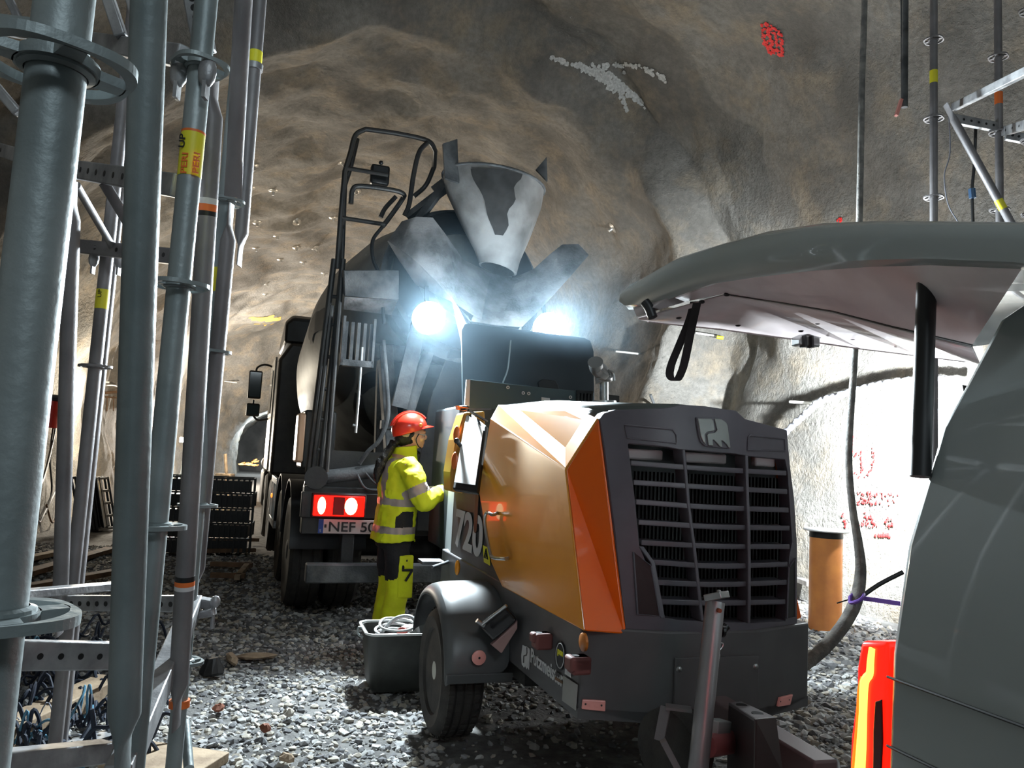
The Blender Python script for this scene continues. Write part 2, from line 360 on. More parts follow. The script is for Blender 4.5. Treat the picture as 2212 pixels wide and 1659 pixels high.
strokes('spray_mark', [[(1842, 940), (1840, 990)], [(1888, 968), (1890, 1000), (1878, 1025), (1860, 1035), (1842, 1018)], [(1862, 975), (1864, 1020)], [(1845, 985), (1860, 980)]], M_spray, W_R, .014, 5, .25, 2.5, 2.5)
strokes('spray_mark', [[(1852, 1065), (1940, 1070)], [(1852, 1085), (1925, 1090)], [(1860, 1072), (1870, 1082), (1885, 1070), (1895, 1084)], [(1905, 1075), (1935, 1085)]], M_spray, W_R, .014, 6, .3, 2.5, 4)
strokes('spray_mark', [[(1822, 1112), (1830, 1138)], [(1862, 1135), (1880, 1112), (1890, 1136)], [(1865, 1134), (1895, 1138)], [(1868, 1108), (1878, 1132)], [(1912, 1128), (1920, 1120), (1932, 1130), (1920, 1140), (1912, 1128)]], M_spray, W_R, .015, 7, .2, 2.5, 3)
strokes('spray_mark', [[(1890, 1156), (1924, 1158)], [(1892, 1159), (1922, 1155)]], M_spray, W_R, .020, 8, .1, 3, 1.5)
strokes('spray_mark', [[(1815, 470), (1818, 482)], [(1812, 476), (1820, 476)]], M_spray, W_R, .03, 9, .0, 3, 1.5)
strokes('mineral_stain', [[(540+i*4, 690-abs(i-8)*.3), (600, 690)] for i in range(0, 12)]+[[(545, 684), (590, 682)], [(548, 698), (588, 700)]], M_sprayy, W_L, .12, 10, .3, 6, 3)

# plates of the rock bolts in the lining
bolts = [(590, 411), (738, 349), (555, 480), (641, 479), (681, 535), (547, 357), (770, 412), (553, 535), (640, 535), (598, 508), (606, 560), (575, 612), (573, 635), (720, 470), (655, 566), (700, 590), (540, 405), (1325, 492)]
M_plate = mat('bolt_plate_steel', (.62, .60, .56), .35, .6)
BL = ['under the roof to the left, beside the scaffold braces', 'left of the ladder rail top', 'in the left lining, right of the tube with yellow band']
GB = 'rock bolt plates in the left roof'
for i, (x, y) in enumerate(bolts):
    h, n = wallhit(x, y)
    if h is None: continue
    b = B(); b.lathe(h-n*.03, n, [(.10, 0), (.105, .035), (.09, .05), (.035, .065), (.03, .09), (.022, .13), (.0, .132)], 14)
    tag(b.build('rock_bolt', M_plate, None, pivot=h), 'round rock bolt plate in the '+('sprayed wall right of the mixer hopper' if i == 17 else 'roof left of the mixer truck'), 'rock bolt', None if i == 17 else GB)

# ground
GX, GY = 150, 170
xs = np.linspace(-9, 9, GX); ys = np.linspace(-2, 14, GY)
def gz(x, y):
    q = Vector((x, y, 0)); return noise.noise(q*.7)*.035+noise.noise(q*2.3)*.018+noise.noise(q*7)*.008-.03
b = B(); V = [(x, y, gz(x, y)) for y in ys for x in xs]
b.add(V, [(j*GX+i, j*GX+i+1, (j+1)*GX+i+1, (j+1)*GX+i) for j in range(GY-1) for i in range(GX-1)])
b.add([(-9, 14, -.04), (9, 14, -.04), (-9, 50, -.03), (-30, 50, -.03), (-20, 14, -.04)], [(0, 1, 2, 3, 4)])
b.add([(-40, -2, -.04), (-9, -2, -.04), (-9, 14, -.04), (-40, 50, -.04)], [(0, 1, 2, 3)]); b.add([(9, -2, -.04), (20, -2, -.04), (20, 14, -.04), (9, 14, -.04)], [(0, 1, 2, 3)])
M_soil = mat('crushed_stone_fines', (.14, .136, .13), .9, 0, .6, 14, (.07, .067, .064), 1.0, 55, detail=9)
FL = tag(b.build('floor', M_soil, None, recalc=False), kind='structure')

# crushed stone lying on the ground
ico = [(0, 0, -1), (.724, -.526, -.447), (-.276, -.851, -.447), (-.894, 0, -.447), (-.276, .851, -.447), (.724, .526, -.447), (.276, -.851, .447), (-.724, -.526, .447), (-.724, .526, .447), (.276, .851, .447), (.894, 0, .447), (0, 0, 1)]
icf = np.array([(0, 1, 2), (1, 0, 5), (0, 2, 3), (0, 3, 4), (0, 4, 5), (1, 5, 10), (2, 1, 6), (3, 2, 7), (4, 3, 8), (5, 4, 9), (1, 10, 6), (2, 6, 7), (3, 7, 8), (4, 8, 9), (5, 9, 10), (6, 10, 11), (7, 6, 11), (8, 7, 11), (9, 8, 11), (10, 9, 11)])
ico = np.array(ico)
def stones(name, pts, sizes, mats, seed, label, cat):
    r = np.random.default_rng(seed); n = len(pts); V = np.zeros((n, 12, 3))
    for i in range(n):
        v = ico*(r.uniform(.55, 1.25, (12, 1)))*[1, r.uniform(.55, .95), r.uniform(.35, .75)]
        a, c = r.uniform(0, 2*PI), r.uniform(-.6, .6); ca, sa, cb, sb = math.cos(a), math.sin(a), math.cos(c), math.sin(c)
        v = v@np.array([[1, 0, 0], [0, cb, sb], [0, -sb, cb]])@np.array([[ca, sa, 0], [-sa, ca, 0], [0, 0, 1]])
        V[i] = v*sizes[i]+pts[i]
    F = (icf[None]+12*np.arange(n)[:, None, None]).reshape(-1, 3); me = bpy.data.meshes.new(name)
    me.vertices.add(n*12); me.vertices.foreach_set('co', V.reshape(-1)); me.loops.add(F.size); me.loops.foreach_set('vertex_index', F.reshape(-1).astype(np.int32))
    me.polygons.add(len(F)); me.polygons.foreach_set('loop_start', np.arange(0, F.size, 3, dtype=np.int32))
    for m in mats: me.materials.append(m)
    me.polygons.foreach_set('use_smooth', np.zeros(len(F), dtype=bool)); me.polygons.foreach_set('material_index', np.repeat(r.integers(0, len(mats), n), 20).astype(np.int32)); me.update(calc_edges=True); me.validate()
    o = bpy.data.objects.new(name, me); COL.objects.link(o); return tag(o, label, cat, kind='stuff')
M_st = [mat('stone_grey_light', (.42, .42, .41), .85), mat('stone_grey', (.28, .28, .28), .85), mat('stone_buff', (.36, .33, .28), .85), mat('stone_dark', (.12, .12, .125), .85)]
pts = []; sz = []
for i in range(160000):
    y = 1.7+9.0*rng.random()**1.7; x = rng.uniform(-.78, .78)*y
    w, s = K.l((x, y, 0))[:2]
    u = noise.noise(Vector((x*.9, y*.9, 3)))
    if (s < 1.6 and w > .9) or w > 6.0 or w < -3.0: continue
    dens = .95+u*.5
    if 1.0 < w < 2.6 and 2.2 < s < 4.4: dens *= .22+.5*max(0, u)
    if -.35 < x < .55 and y < 3.6: dens *= .35
    if rng.random() > dens: continue
    big = (w > 2.0 and x > 1.2); k = (.009+.024*rng.random()**2.0)*(1.35 if big else 1.0)*(1 if y < 6 else 1.25)
    pts.append((x, y, gz(x, y)+k*.15)); sz.append(k)
    if x < -3.8: continue
    if len(pts) > 60000: break
stones('gravel', np.array(pts), np.array(sz), M_st, 3, 'loose crushed grey stone covering the tunnel ground', 'gravel')
#PART3
# ------------------------------------------------------------------ concrete mixer truck
truck = thing('concrete_mixer_truck', 'black and white concrete mixer truck seen from behind, its work lamps lit', 'truck', T.g(0, 0, 0))
def TP(x, y, s): return T.hit(x, y, 's', s)
A_, W_, Z_ = T.A, T.W, T.Z
# chassis rails and rear cross member
b = B(); b.box(T, (-.45, -.35), (.0, 7.2), (.72, 1.0)); b.box(T, (.35, .45), (0, 7.2), (.72, 1.0))
for s in (1.0, 2.2, 3.6, 5.0, 6.5): b.box(T, (-.4, .4), (s, s+.12), (.78, .95))
for s in (1.3, 2.65, 5.6, 7.0): b.cyl(T.g(-1.0, s, .52), T.g(1.0, s, .52), .09, m=0); b.ell(T.g(0, s, .52), (.24, .22, .24), T)
b.build('chassis', M_truckb, truck, bevel=.01)
b = B(); b.box(T, (-1.22, 1.22), (0.02, .16), (.76, 1.13)); b.box(T, (-1.24, -.55), (-.03, .02), (.89, 1.09)); b.box(T, (.55, 1.24), (-.03, .02), (.89, 1.09))
b.box(T, (-.5, .5), (-.01, .02), (.8, 1.1)); b.box(T, (-.9, -.8), (.05, .2), (.52, .8)); b.box(T, (.8, .9), (.05, .2), (.52, .8))
b.build('rear_beam', M_truckb, truck, bevel=.008)
b = B(); b.box(T, (-1.17, 1.17), (-.10, .02), (.40, .545))
o = b.build('underrun_bar', M_dusty, truck, bevel=.012)
# ribbed rear wing plates / tank behind the plate
b = B(); b.prism([T.g(-1.2, .3, 1.12), T.g(1.2, .3, 1.12), T.g(1.15, .3, 1.42), T.g(-1.15, .3, 1.42)], A_*.05); b.build('rear_panel', M_truckb, truck)
# tail lamps
for sd in (-1, 1):
    c = -.955 if sd < 0 else .955
    b = B(); b.box(T, (c-.21, c+.21), (-.07, -.02), (.895, 1.085)); tl = b.build('tail_lamp', mat('tail_lamp_housing', (.05, .004, .004), .35), truck, bevel=.01)
    b = B(); b.box(T, (c-.195, c+.195), (-.088, -.070), (.912, 1.068)); b.build('red_lens', M_tlred, tl, bevel=.006)
    for dx, w in ((-.135, .032), (.09, .05)):
        b = B(); b.ell(T.g(c+dx*(-sd if 0 else 1), -.088, .99), (w, .014, .068), T, 14); b.build('bulb', M_tlhot, tl)
    b = B(); b.box(T, (c-.05, c+.04), (-.094, -.088), (.92, 1.06)); b.build('reflector', mat('dark_red_lens', (.35, .012, .01), .2), tl)
# licence plate
b = B(); b.box(T, (-1.10, -.58), (-.055, -.045), (.775, .885)); pl = b.build('licence_plate', mat('plate_reflective_white', (.62, .52, .50), .45), truck, bevel=.003)
b = B(); b.box(T, (-1.10, -1.062), (-.058, -.054), (.776, .884)); b.build('blue_field', mat('plate_blue', (.01, .05, .28), .4), pl)
text('S', 'country_letter', M_white, pl, T.g(-1.09, -.060, .785), W_, Z_, .022, depth=.002)
b = B(); b.box(T, (-1.055, -1.038), (-.058, -.054), (.82, .845)); b.build('seal', M_black, pl)
text('NEF 50', 'plate_lettering', M_black, pl, T.g(-1.020, -.060, .790), W_, Z_, .078, width=.36, depth=.003, bold=.012)
# wheels: rear two axles, front two axles
def truck_wheel(w, s, sd, dual):
    ax = W_*sd; c = T.g(w, s, .50)
    b = B(); R = .50; prof = [(.27, -.13), (.33, -.145), (.46, -.14), (.495, -.11), (.50, -.06), (.488, -.055), (.488, -.045), (.50, -.04), (.50, .04), (.488, .045), (.488, .055), (.50, .06), (.495, .11), (.46, .14), (.33, .145), (.27, .13)]
    b.lathe(c, ax, prof, 40)
    if dual: b.lathe(c-ax*.33, ax, prof, 40)
    wh = b.build('wheel', M_rubber, truck)
    b = B(); b.lathe(c, ax, [(.285, .125), (.285, .09), (.22, .07), (.20, .02), (.12, .02), (.11, .12), (.07, .14), (0, .14)], 32, caps=False)
    for k in range(10): a = 2*PI*k/10; p = c+(A_*math.cos(a)+Z_*math.sin(a))*.165+ax*.02; b.cyl(p, p+ax*.035, .018, n=6)
    b.build('rim', M_dusty, wh)
for s, d in ((1.15, 1), (2.5, 1), (5.0, 0), (6.75, 0)):
    for sd in (-1, 1): truck_wheel(sd*1.10, s, sd, d)
for sd in (-1, 1):
    for s in (1.15, 2.5):
        b = B(); R0 = []; R1 = []
        for k in range(15):
            a = PI*(.03+.94*k/14); R0.append(T.g(sd*1.26, s+.60*math.cos(a), .52+.60*math.sin(a))); R1.append(T.g(sd*.62, s+.60*math.cos(a), .52+.60*math.sin(a)))
        b.strip(R0, R1, [0, 0, .02]); b.build('mudguard', M_black, truck, bevel=.004)
    b = B(); b.box(T, (sd*1.24-.02, sd*1.24+.02), (3.2, 4.3), (.48, .56)); b.box(T, (sd*1.24-.02, sd*1.24+.02), (3.2, 4.3), (.98, 1.06))
    b.bar(T.g(sd*1.24, 3.2, .5), T.g(sd*1.24, 3.2, 1.04), .04, .06, up=A_); b.bar(T.g(sd*1.24, 4.3, .5), T.g(sd*1.24, 4.3, 1.04), .04, .06, up=A_); b.box(T, (sd*1.24-.02, sd*1.24+.02), (3.72, 3.78), (.5, 1.04))
    b.build('side_guard', M_alu if sd < 0 else M_dusty, truck, bevel=.006)
    b = B(); b.box(T, (sd*1.0-.2, sd*1.0+.2), (3.25, 4.25), (.6, 1.05)); b.build('fuel_tank', M_truckb, truck, bevel=.05, seg=3)
    b = B(); b.ell(T.g(sd*1.265, 3.9, .82), (.012, .03, .03), T, 10); b.build('side_marker_lamp', M_marker, truck)
# cab
cabP = [(-1.22, 1.0), (-1.22, 2.75), (-1.06, 3.02), (1.06, 3.02), (1.22, 2.75), (1.22, 1.0)]
b = B(); b.loft([[T.g(w, 5.9, z) for w, z in cabP], [T.g(w, 7.65, z) for w, z in cabP], [T.g(w*.93, 8.0, min(z, 2.2)) for w, z in cabP]])
cab = b.build('cab', M_truckb, truck, bevel=.05, seg=3)
for sd in (-1, 1):
    b = B(); b.box(T, (sd*1.23-.015, sd*1.23+.015), (6.5, 7.8), (1.05, 2.85)); dd_ = b.build('door', M_cabw, cab, bevel=.02)
    b = B(); b.box(T, (sd*1.25-.01, sd*1.25+.01), (6.75, 7.6), (1.95, 2.65)); dd_.parent = truck; b.build('side_window', M_glass, dd_)
b = B(); b.box(T, (-1.27, 1.27), (7.0, 8.0), (.45, 1.05)); b.build('bumper', M_truckb, cab, bevel=.06)
# roof spoiler
b = B(); sp = [(6.0, 3.02), (6.0, 3.42), (6.25, 3.50), (7.3, 3.24), (7.7, 3.02)]
b.loft([[T.g(w*k, s, 3.02+(z-3.02)*h) for s, z in sp] for w, k, h in ((-1.16, 1, .75), (-1.05, 1, 1), (1.05, 1, 1), (1.16, 1, .75))]); b.build('roof_spoiler', M_black, cab, bevel=.04)
# mirrors, left
for sd in (-1, 1):
    for z0, z1, s in ((2.22, 2.70, 7.55), (1.92, 2.14, 7.55)):
        b = B(); b.box(T, (sd*1.50-.11, sd*1.50+.11), (s, s+.10), (z0, z1)); mi = b.build('mirror', M_black, cab, bevel=.03, seg=3)
        b = B(); b.box(T, (sd*1.50-.09, sd*1.50+.09), (s-.008, s), (z0+.03, z1-.03)); b.build('mirror_glass', M_glass, mi)
    b = B(); b.tube(spline([T.g(sd*1.2, 7.6, 2.78), T.g(sd*1.36, 7.62, 2.82), T.g(sd*1.48, 7.6, 2.76), T.g(sd*1.5, 7.6, 2.66)], 5), .018); b.tube(spline([T.g(sd*1.5, 7.6, 2.2), T.g(sd*1.5, 7.6, 2.1)], 2), .018)
    b.tube(spline([T.g(sd*1.5, 7.6, 1.95), T.g(sd*1.4, 7.62, 1.86), T.g(sd*1.22, 7.65, 1.9)], 5), .018); b.build('mirror_arm', M_black, cab)
# drum
dax = A_*math.cos(.20)-Z_*math.sin(.20); d0 = T.g(.05, .25, 2.98)
prof = [(.60, 0), (.62, .05), (.66, .12), (.82, .45), (1.01, 1.0), (1.13, 1.55), (1.17, 1.95), (1.17, 3.2), (1.12, 3.7), (.98, 4.3), (.72, 4.9), (.55, 5.0)]
b = B(); b.lathe(d0, dax, prof, 72, caps=True); drum = b.build('drum', M_drum, truck)
b = B(); b.lathe(d0+dax*.10, dax, [(.66, 0), (.74, 0), (.74, .16), (.66, .16)], 64, caps=False); b.build('drum_ring', M_dusty, drum)
b = B(); b.lathe(d0, -dax, [(.64, -.02), (.66, .02), (.45, .03), (.44, -.10)], 48, caps=False); b.lathe(d0+dax*.08, -dax, [(.60, 0), (0, .01)], 40, caps=False); b.build('drum_mouth', M_black, drum)
# black swirls painted on the drum: bands lying on its skin
def drum_pt(a, h, lift=.012):
    hs = [p[1] for p in prof]; rs = [p[0] for p in prof]; r = np.interp(h, hs, rs)+lift
    x = np.cross(dax, Z_); x /= np.linalg.norm(x); y = np.cross(x, dax)    # x = right, y = up
    return d0+dax*h+(x*math.sin(a)+y*math.cos(a))*r
def swirl(pth, wid):
    b = B(); P = spline([(a, h, 0) for a, h in pth], 10); n = len(P)
    V = []
    for i, p in enumerate(P):
        t = P[min(i+1, n-1)]-P[max(i-1, 0)]; t = t/np.linalg.norm(t); q = np.array([-t[1], t[0]])*wid*(.35+.65*math.sin(PI*(.08+.84*i/(n-1))))
        V += [drum_pt(p[0]+q[0]*k*.9, p[1]+q[1]*k) for k in (-1, -.33, .33, 1)]
    b.add(V, [(4*i+k, 4*i+k+1, 4*i+k+5, 4*i+k+4) for i in range(n-1) for k in range(3)]); b.build('painted_swirl', M_logo, drum, recalc=False)
def dpx(x, y):   # where a line of sight meets the drum
    d = ray(x, y); t = 4.0
    xx = np.cross(dax, Z_); xx /= np.linalg.norm(xx); yy = np.cross(xx, dax)
    hs = [p[1] for p in prof]; rs = [p[0] for p in prof]
    for i in range(2600):
        p = EYE+d*t-d0; h = p@dax
        if 0 < h < 4.8 and math.hypot(p@xx, p@yy) <= np.interp(h, hs, rs): return (math.atan2(p@xx, p@yy), h)
        t += .003
    return None
for pxs, wd in (([(672, 735), (682, 700), (710, 690), (742, 735), (752, 790), (738, 840), (712, 868)], .13), ([(672, 735), (676, 705), (700, 684)], .12), ([(778, 845), (796, 822), (828, 815), (850, 830)], .085), ([(776, 850), (780, 890), (800, 925), (835, 950)], .085), ([(858, 830), (870, 870), (868, 905)], .07), ([(668, 690), (664, 760), (680, 850)], .03)):
    q = [dpx(x, y) for x, y in pxs]; q = [c for c in q if c]
    if len(q) > 2: swirl(q, wd)
# pedestal that carries the rear of the drum
b = B()
for sd in (-1, 1):
    b.bar(T.g(sd*.42, .35, .95), T.g(sd*.60, .42, 2.35), .12, .14, up=A_); b.bar(T.g(sd*.42, 1.2, .95), T.g(sd*.58, .6, 2.3), .10, .10, up=A_)
b.box(T, (-.7, .7), (.36, .5), (2.22, 2.36)); b.bar(T.g(-.55, .38, 1.7), T.g(.4, .38, 1.0), .06, .06, up=A_); b.bar(T.g(.2, .30, 1.85), T.g(.62, .30, 1.1), .09, .05, up=A_)
b.box(T, (-.6, .6), (.30, .40), (1.62, 1.70)); b.box(T, (.1, .9), (.34, .36), (1.15, 2.1))
b.build('drum_pedestal', M_dusty, truck, bevel=.008)
# charging hopper: funnel open at the top
def ringpx(pxs, s0, curve): return [TP(x, y, s0+c) for (x, y), c in zip(pxs, curve)]
cx = .19
def hop(z, r, sh, oy=.10, n=28, sq=.9): return [T.g(cx+sh+r*math.cos(2*PI*k/n), oy+r*sq*math.sin(2*PI*k/n), z+ .035*math.cos(2*PI*k/n)*-1) for k in range(n)]
b = B(); lv = [(3.84, .455, .02), (3.70, .43, .03), (3.45, .325, .06), (3.20, .205, .09), (3.08, .17, .10)]
out = [hop(z, r, sh) for z, r, sh in lv]; inn = [hop(z, r-.02, sh) for z, r, sh in lv[::-1]]
b.loft(out+inn, caps=False); hp = b.build('charging_hopper', mat('hopper_paint', (.40, .40, .40), .7, 0, .55, 2.6, (.17, .165, .16), .3, 40), truck)
# wet cement runs on the hopper
b = B(); V = []
for i in range(13):
    z = 3.82-.042*i*1.0; r = np.interp(-z, [-3.84, -3.70, -3.45, -3.20], [.455, .43, .325, .205])+.006; sh = np.interp(-z, [-3.84, -3.20], [.02, .09])
    w0 = -.62-.03*math.sin(i*.9)+i*.030; w1 = .34+.06*math.sin(i*1.3+1)-i*.022
    for k in range(7):
        a = 1.5*PI-.12+w0+(w1-w0)*k/6; V.append(T.g(cx+sh+r*math.cos(a), .10+r*.9*math.sin(a), z))
b.add(V, [(i*7+k, i*7+k+1, i*7+k+8, i*7+k+7) for i in range(12) for k in range(6)]); b.build('cement_run', mat('wet_cement_stain', (.055, .055, .055), .5, 0, .5, 8), hp, recalc=False)
b = B(); rim = hop(3.845, .460, .02, n=40); b.tube(rim, .012, 8, closed=True); b.build('hopper_rim', M_dusty, hp)
# splash plates standing on the hopper
b = B(); b.prism([TP(957, 310, -.1), TP(988, 300, -.1), TP(990, 350, -.1), TP(992, 395, -.1), TP(962, 385, -.1)], A_*.03+W_*.0)
b.build('splash_plate', M_dusty, hp); b = B(); b.prism([TP(1158, 366, -.02), TP(1181, 339, -.02), TP(1183, 392, -.02)], A_*.02); b.build('splash_plate', M_dusty, hp)
b = B(); b.bar(TP(992, 385, .35), TP(880, 470, .6), .09, .05); b.bar(TP(960, 400, .3), TP(870, 520, .5), .06, .06); b.bar(TP(1000, 360, .5), TP(935, 410, .6), .05, .05); b.build('hopper_bracket', M_dusty, truck)
# discharge collector: two upswept side plates and a V shaped trough
def plate(name, pts, m, th=.02, parent=truck, bev=.006):
    P = [TP(x, y, s) for x, y, s in pts]; b = B(); b.prism(P, A_*th); return b.build(name, m, parent, smooth=False, bevel=bev)
b = B()
L0 = [(868, 478, .02), (900, 468, -.10), (935, 470, -.14), (962, 505, -.10), (1000, 560, .0), (1060, 590, .06)]
L1 = [(838, 520, .12), (868, 540, .0), (905, 570, -.12), (945, 610, -.22), (985, 655, -.28), (1040, 690, -.30)]
b.strip([TP(*p) for p in L0], [TP(*p) for p in L1], A_*.03); b.build('collector_plate', M_conc, truck, angle=60)
b = B()
L0 = [(1060, 590, .06), (1110, 600, .04), (1155, 580, -.02), (1190, 548, -.10), (1215, 528, -.16), (1250, 527, -.2)]
L1 = [(1018, 694, -.30), (1070, 702, -.30), (1128, 706, -.30), (1170, 665, -.28), (1225, 605, -.28), (1272, 551, -.26)]
b.strip([TP(*p) for p in L0], [TP(*p) for p in L1], A_*.03); b.build('collector_plate', M_conc, truck, angle=60)
b = B(); L0 = [(838, 520, .12), (905, 570, -.12), (985, 655, -.28), (1018, 694, -.3)]; L1 = [(862, 560, .1), (900, 615, .0), (965, 640, -.1), (1012, 690, -.2)]
b.strip([TP(*p) for p in L0], [TP(*p) for p in L1], A_*.02); b.build('collector_flange', M_conc, truck)
# inside of the collector (dark trough under the drum mouth)
b = B(); N = 14; R0 = []; R1 = []
for k in range(N+1):
    a = PI*(1.0+k/N); R0.append(T.g(cx+.60*math.cos(a), .02, 3.15+.62*math.sin(a))); R1.append(T.g(cx+.05+.42*math.cos(a), -.16, 3.02+.42*math.sin(a)))
b.strip(R0, R1, A_*.02); b.build('collector_trough', M_dusty, truck)
# swivelling chute seen below the collector
b = B(); N = 10; R0 = []; R1 = []
for k in range(N+1):
    a = PI*(1.05+.9*k/N); R0.append(T.g(cx+.24*math.cos(a), -.22, 2.62+.24*math.sin(a))); R1.append(T.g(cx+.16+.22*math.cos(a), .18, 1.75+.22*math.sin(a)))
b.strip(R0, R1, A_*.015); b.build('chute', M_conc, truck)
plate('lit_flange', [(975, 640, -.30), (992, 665, -.30), (1012, 708, -.32), (1004, 760, -.25), (1000, 800, -.2), (996, 740, -.25), (985, 690, -.28)], M_conc, .012)
# folded chute carried on the left, and stays
b = B(); b.tube(spline([TP(925, 760, .15), TP(880, 900, .2), TP(872, 960, .22)], 5), .05, 12); b.bar(TP(905, 700, .12), TP(862, 880, .16), .13, .05, up=A_); b.build('chute_stay', M_dusty, truck)
plate('flap_plate', [(985, 720, .2), (1010, 720, .2), (1012, 830, .22), (1030, 1000, .25), (1100, 1010, .25), (1100, 1140, .28), (915, 1140, .28), (905, 1000, .25), (930, 860, .22)], M_truckb, .02)
# work lamps
for P in (LAMP_L, LAMP_R):
    ax = -A_*.93-Z_*.37; b = B(); b.lathe(P-ax*.10, ax, [(.04, 0), (.09, .02), (.125, .06), (.135, .10)], 28, caps=False); b.lathe(P-ax*.10, ax, [(.0, 0), (.04, 0)], 28, caps=False)
    b.bar(P-ax*.06+Z_*.0, P-ax*.06+Z_*.26+A_*.1, .03, .02); wl = b.build('work_lamp', M_black, truck)
    b = B(); b.lathe(P, ax, [(.130, -.01), (.126, .012), (.09, .024), (0, .030)], 28, caps=False); b.build('lens', M_lamp, wl)
# ladder with guard hoops and step platform
r = .020
b = B()
X = TP(735, 575, .1); X2 = TP(724, 575, .35)
b.tube([TP(728, 580, .10), TP(736, 470, .10)]+spline([TP(745, 370, .10), TP(757, 330, .10), TP(768, 292, .10), TP(790, 279, .10)], 5)+spline([TP(850, 287, .10), TP(905, 298, .10), TP(930, 308, .12), TP(940, 325, .2)], 5)+spline([TP(938, 360, .35), TP(920, 400, .45), TP(893, 425, .45)], 5), .021, 10)
b.tube(spline([TP(923, 308, .1), TP(905, 330, .1), TP(893, 380, .1), TP(884, 440, .1), TP(874, 465, .1)], 5), .021, 10)
b.tube([TP(738, 580, .3), TP(742, 480, .3), TP(745, 400, .3), TP(758, 360, .3), TP(772, 300, .3)], .020, 10)
b.tube([TP(742, 362, .10), TP(838, 378, .10)], .018, 10); b.tube([TP(735, 470, .10), TP(832, 485, .10)], .018, 10)
b.tube(spline([TP(758, 440, .10), TP(762, 410, .10), TP(780, 402, .10), TP(850, 411, .10), TP(872, 420, .12), TP(868, 432, .2), TP(845, 465, .25), TP(826, 490, .25)], 5), .021, 10)
b.tube(spline([TP(855, 425, .3), TP(832, 450, .3), TP(822, 470, .3)], 4), .02, 10)
b.build('guard_rail', M_truckb, truck)
b = B(); b.box(T, (-.86, -.70), (.18, .26), (3.70, 3.87)); b.cyl(T.g(-.78, .2, 3.87), T.g(-.78, .2, 3.91), .02); b.build('control_box', M_black, truck, bevel=.02)
b = B()
for (x0, y0), (x1, y1) in (((722, 560), (665, 1020)), ((741, 560), (692, 1010)), ((716, 660), (676, 1010))): b.tube([TP(x0, y0, .12), TP(x1, y1, .12)], .024, 10)
b.tube([TP(737, 600, .02), TP(705, 1020, .02)], .022, 10)
for y in (640, 700, 770, 840, 905, 970):
    f = (y-560)/460; b.tube([TP(722-57*f, y, .12), TP(741-49*f+6, y+2, .12)], .016, 8)
b.build('ladder', M_truckb, truck)
b = B(); b.hexa([TP(742, 583, -.12), TP(862, 583, -.12), TP(862, 648, -.12), TP(744, 640, -.12), TP(738, 583, .15), TP(850, 583, .15), TP(848, 640, .15), TP(740, 635, .15)]); sb = b.build('step_platform', M_dusty, truck, bevel=.008)
plate('platform_underside', [(744, 641, -.11), (860, 648, -.11), (846, 680, .1), (742, 668, .1)], M_conc, .01, sb)
b = B()
for i in range(5): b.box(T, (-1.0+.05*i, -.975+.05*i), (.02, .06), (2.15, 2.46))
b.box(T, (-1.02, -.76), (-.01, .08), (2.10, 2.15)); b.box(T, (-1.02, -1.0), (-.01, .08), (2.1, 2.5)); b.box(T, (-.775, -.755), (-.01, .08), (2.1, 2.5)); b.build('sight_gauge', M_dusty, truck)
# hoses and rods on the rear
def hose(name, pxs, r, m, parent=truck): b = B(); b.tube(spline([TP(*p) for p in pxs], 6), r, 10); return b.build(name, m, parent)
hose('rinse_hose', [(828, 735, .05), (836, 830, .03), (838, 900, .0), (820, 950, .0), (795, 975, .02), (776, 1002, .05)], .017, M_dusty)
hose('rinse_hose', [(826, 490, .05), (805, 520, .03), (806, 560, .0), (820, 600, .0), (830, 700, .02)], .015, M_black)
hose('valve_rod', [(782, 750, .02), (776, 840, .0), (770, 910, .0), (768, 935, .0)], .012, M_chrome)
hose('valve_rod', [(762, 918, .0), (770, 920, .0)], .012, M_chrome)
hose('cable_loop', [(772, 1025, .0), (785, 1050, -.03), (800, 1058, -.03), (830, 1060, -.02)], .009, M_dusty)
hose('cable_loop', [(790, 1022, .0), (812, 1045, -.03), (840, 1050, -.03)], .008, M_dusty)
b = B(); b.cyl(TP(705, 1030, .1), TP(850, 1013, .1), .055); b.build('air_tank', M_dusty, truck)
b = B(); b.cyl(TP(683, 1032, .0), TP(683, 1032, .25), .09); b.build('hub_drum', M_truckb, truck)
b = B(); b.box(T, (-1.27, -1.20), (.50, .78), (1.30, 1.72)); b.build('fender_reflection', mat('orange_white_reflection', (.75, .45, .28), .3), truck, bevel=.02)  # light reflected in the fender, put in as a coloured block
b = B(); b.box(T, (-1.22, -.95), (.5, 1.0), (1.25, 1.75)); b.build('tool_box', M_truckb, truck, bevel=.02)
for w, m in ((.45, M_red), (.56, M_white)): pass
#PART4
# ------------------------------------------------------------------ pump trailer (orange and anthracite)
pump = thing('mortar_pump_trailer', 'orange and dark grey mortar pump trailer with a slatted grille, number 720', 'pump', K.g(1.745, 4.0, 0))
KW, KA, KZ = K.W, K.A, K.Z
def S_(x, y, w=1.22): return K.hit(x, y, 'w', w)
def F_(x, y, s=2.75): return K.hit(x, y, 's', s)
def mir(p): l = K.l(p); return K.g(max(3.49-l[0]-.045, 2.185)+(.09 if l[2] < .9 and l[1] < 3 else 0), max(l[1]+.02, 2.90), l[2])
def front_s(w): return 2.66+.085*((w-1.745)/.36)**2*.9
def GF(x, y, off=0.0):    # a point on the bowed front face
    p = F_(x, y, 2.70); s = front_s(K.l(p)[0]); p = F_(x, y, s); s = front_s(K.l(p)[0]); p = F_(x, y, s+off*0); return p+KA*off
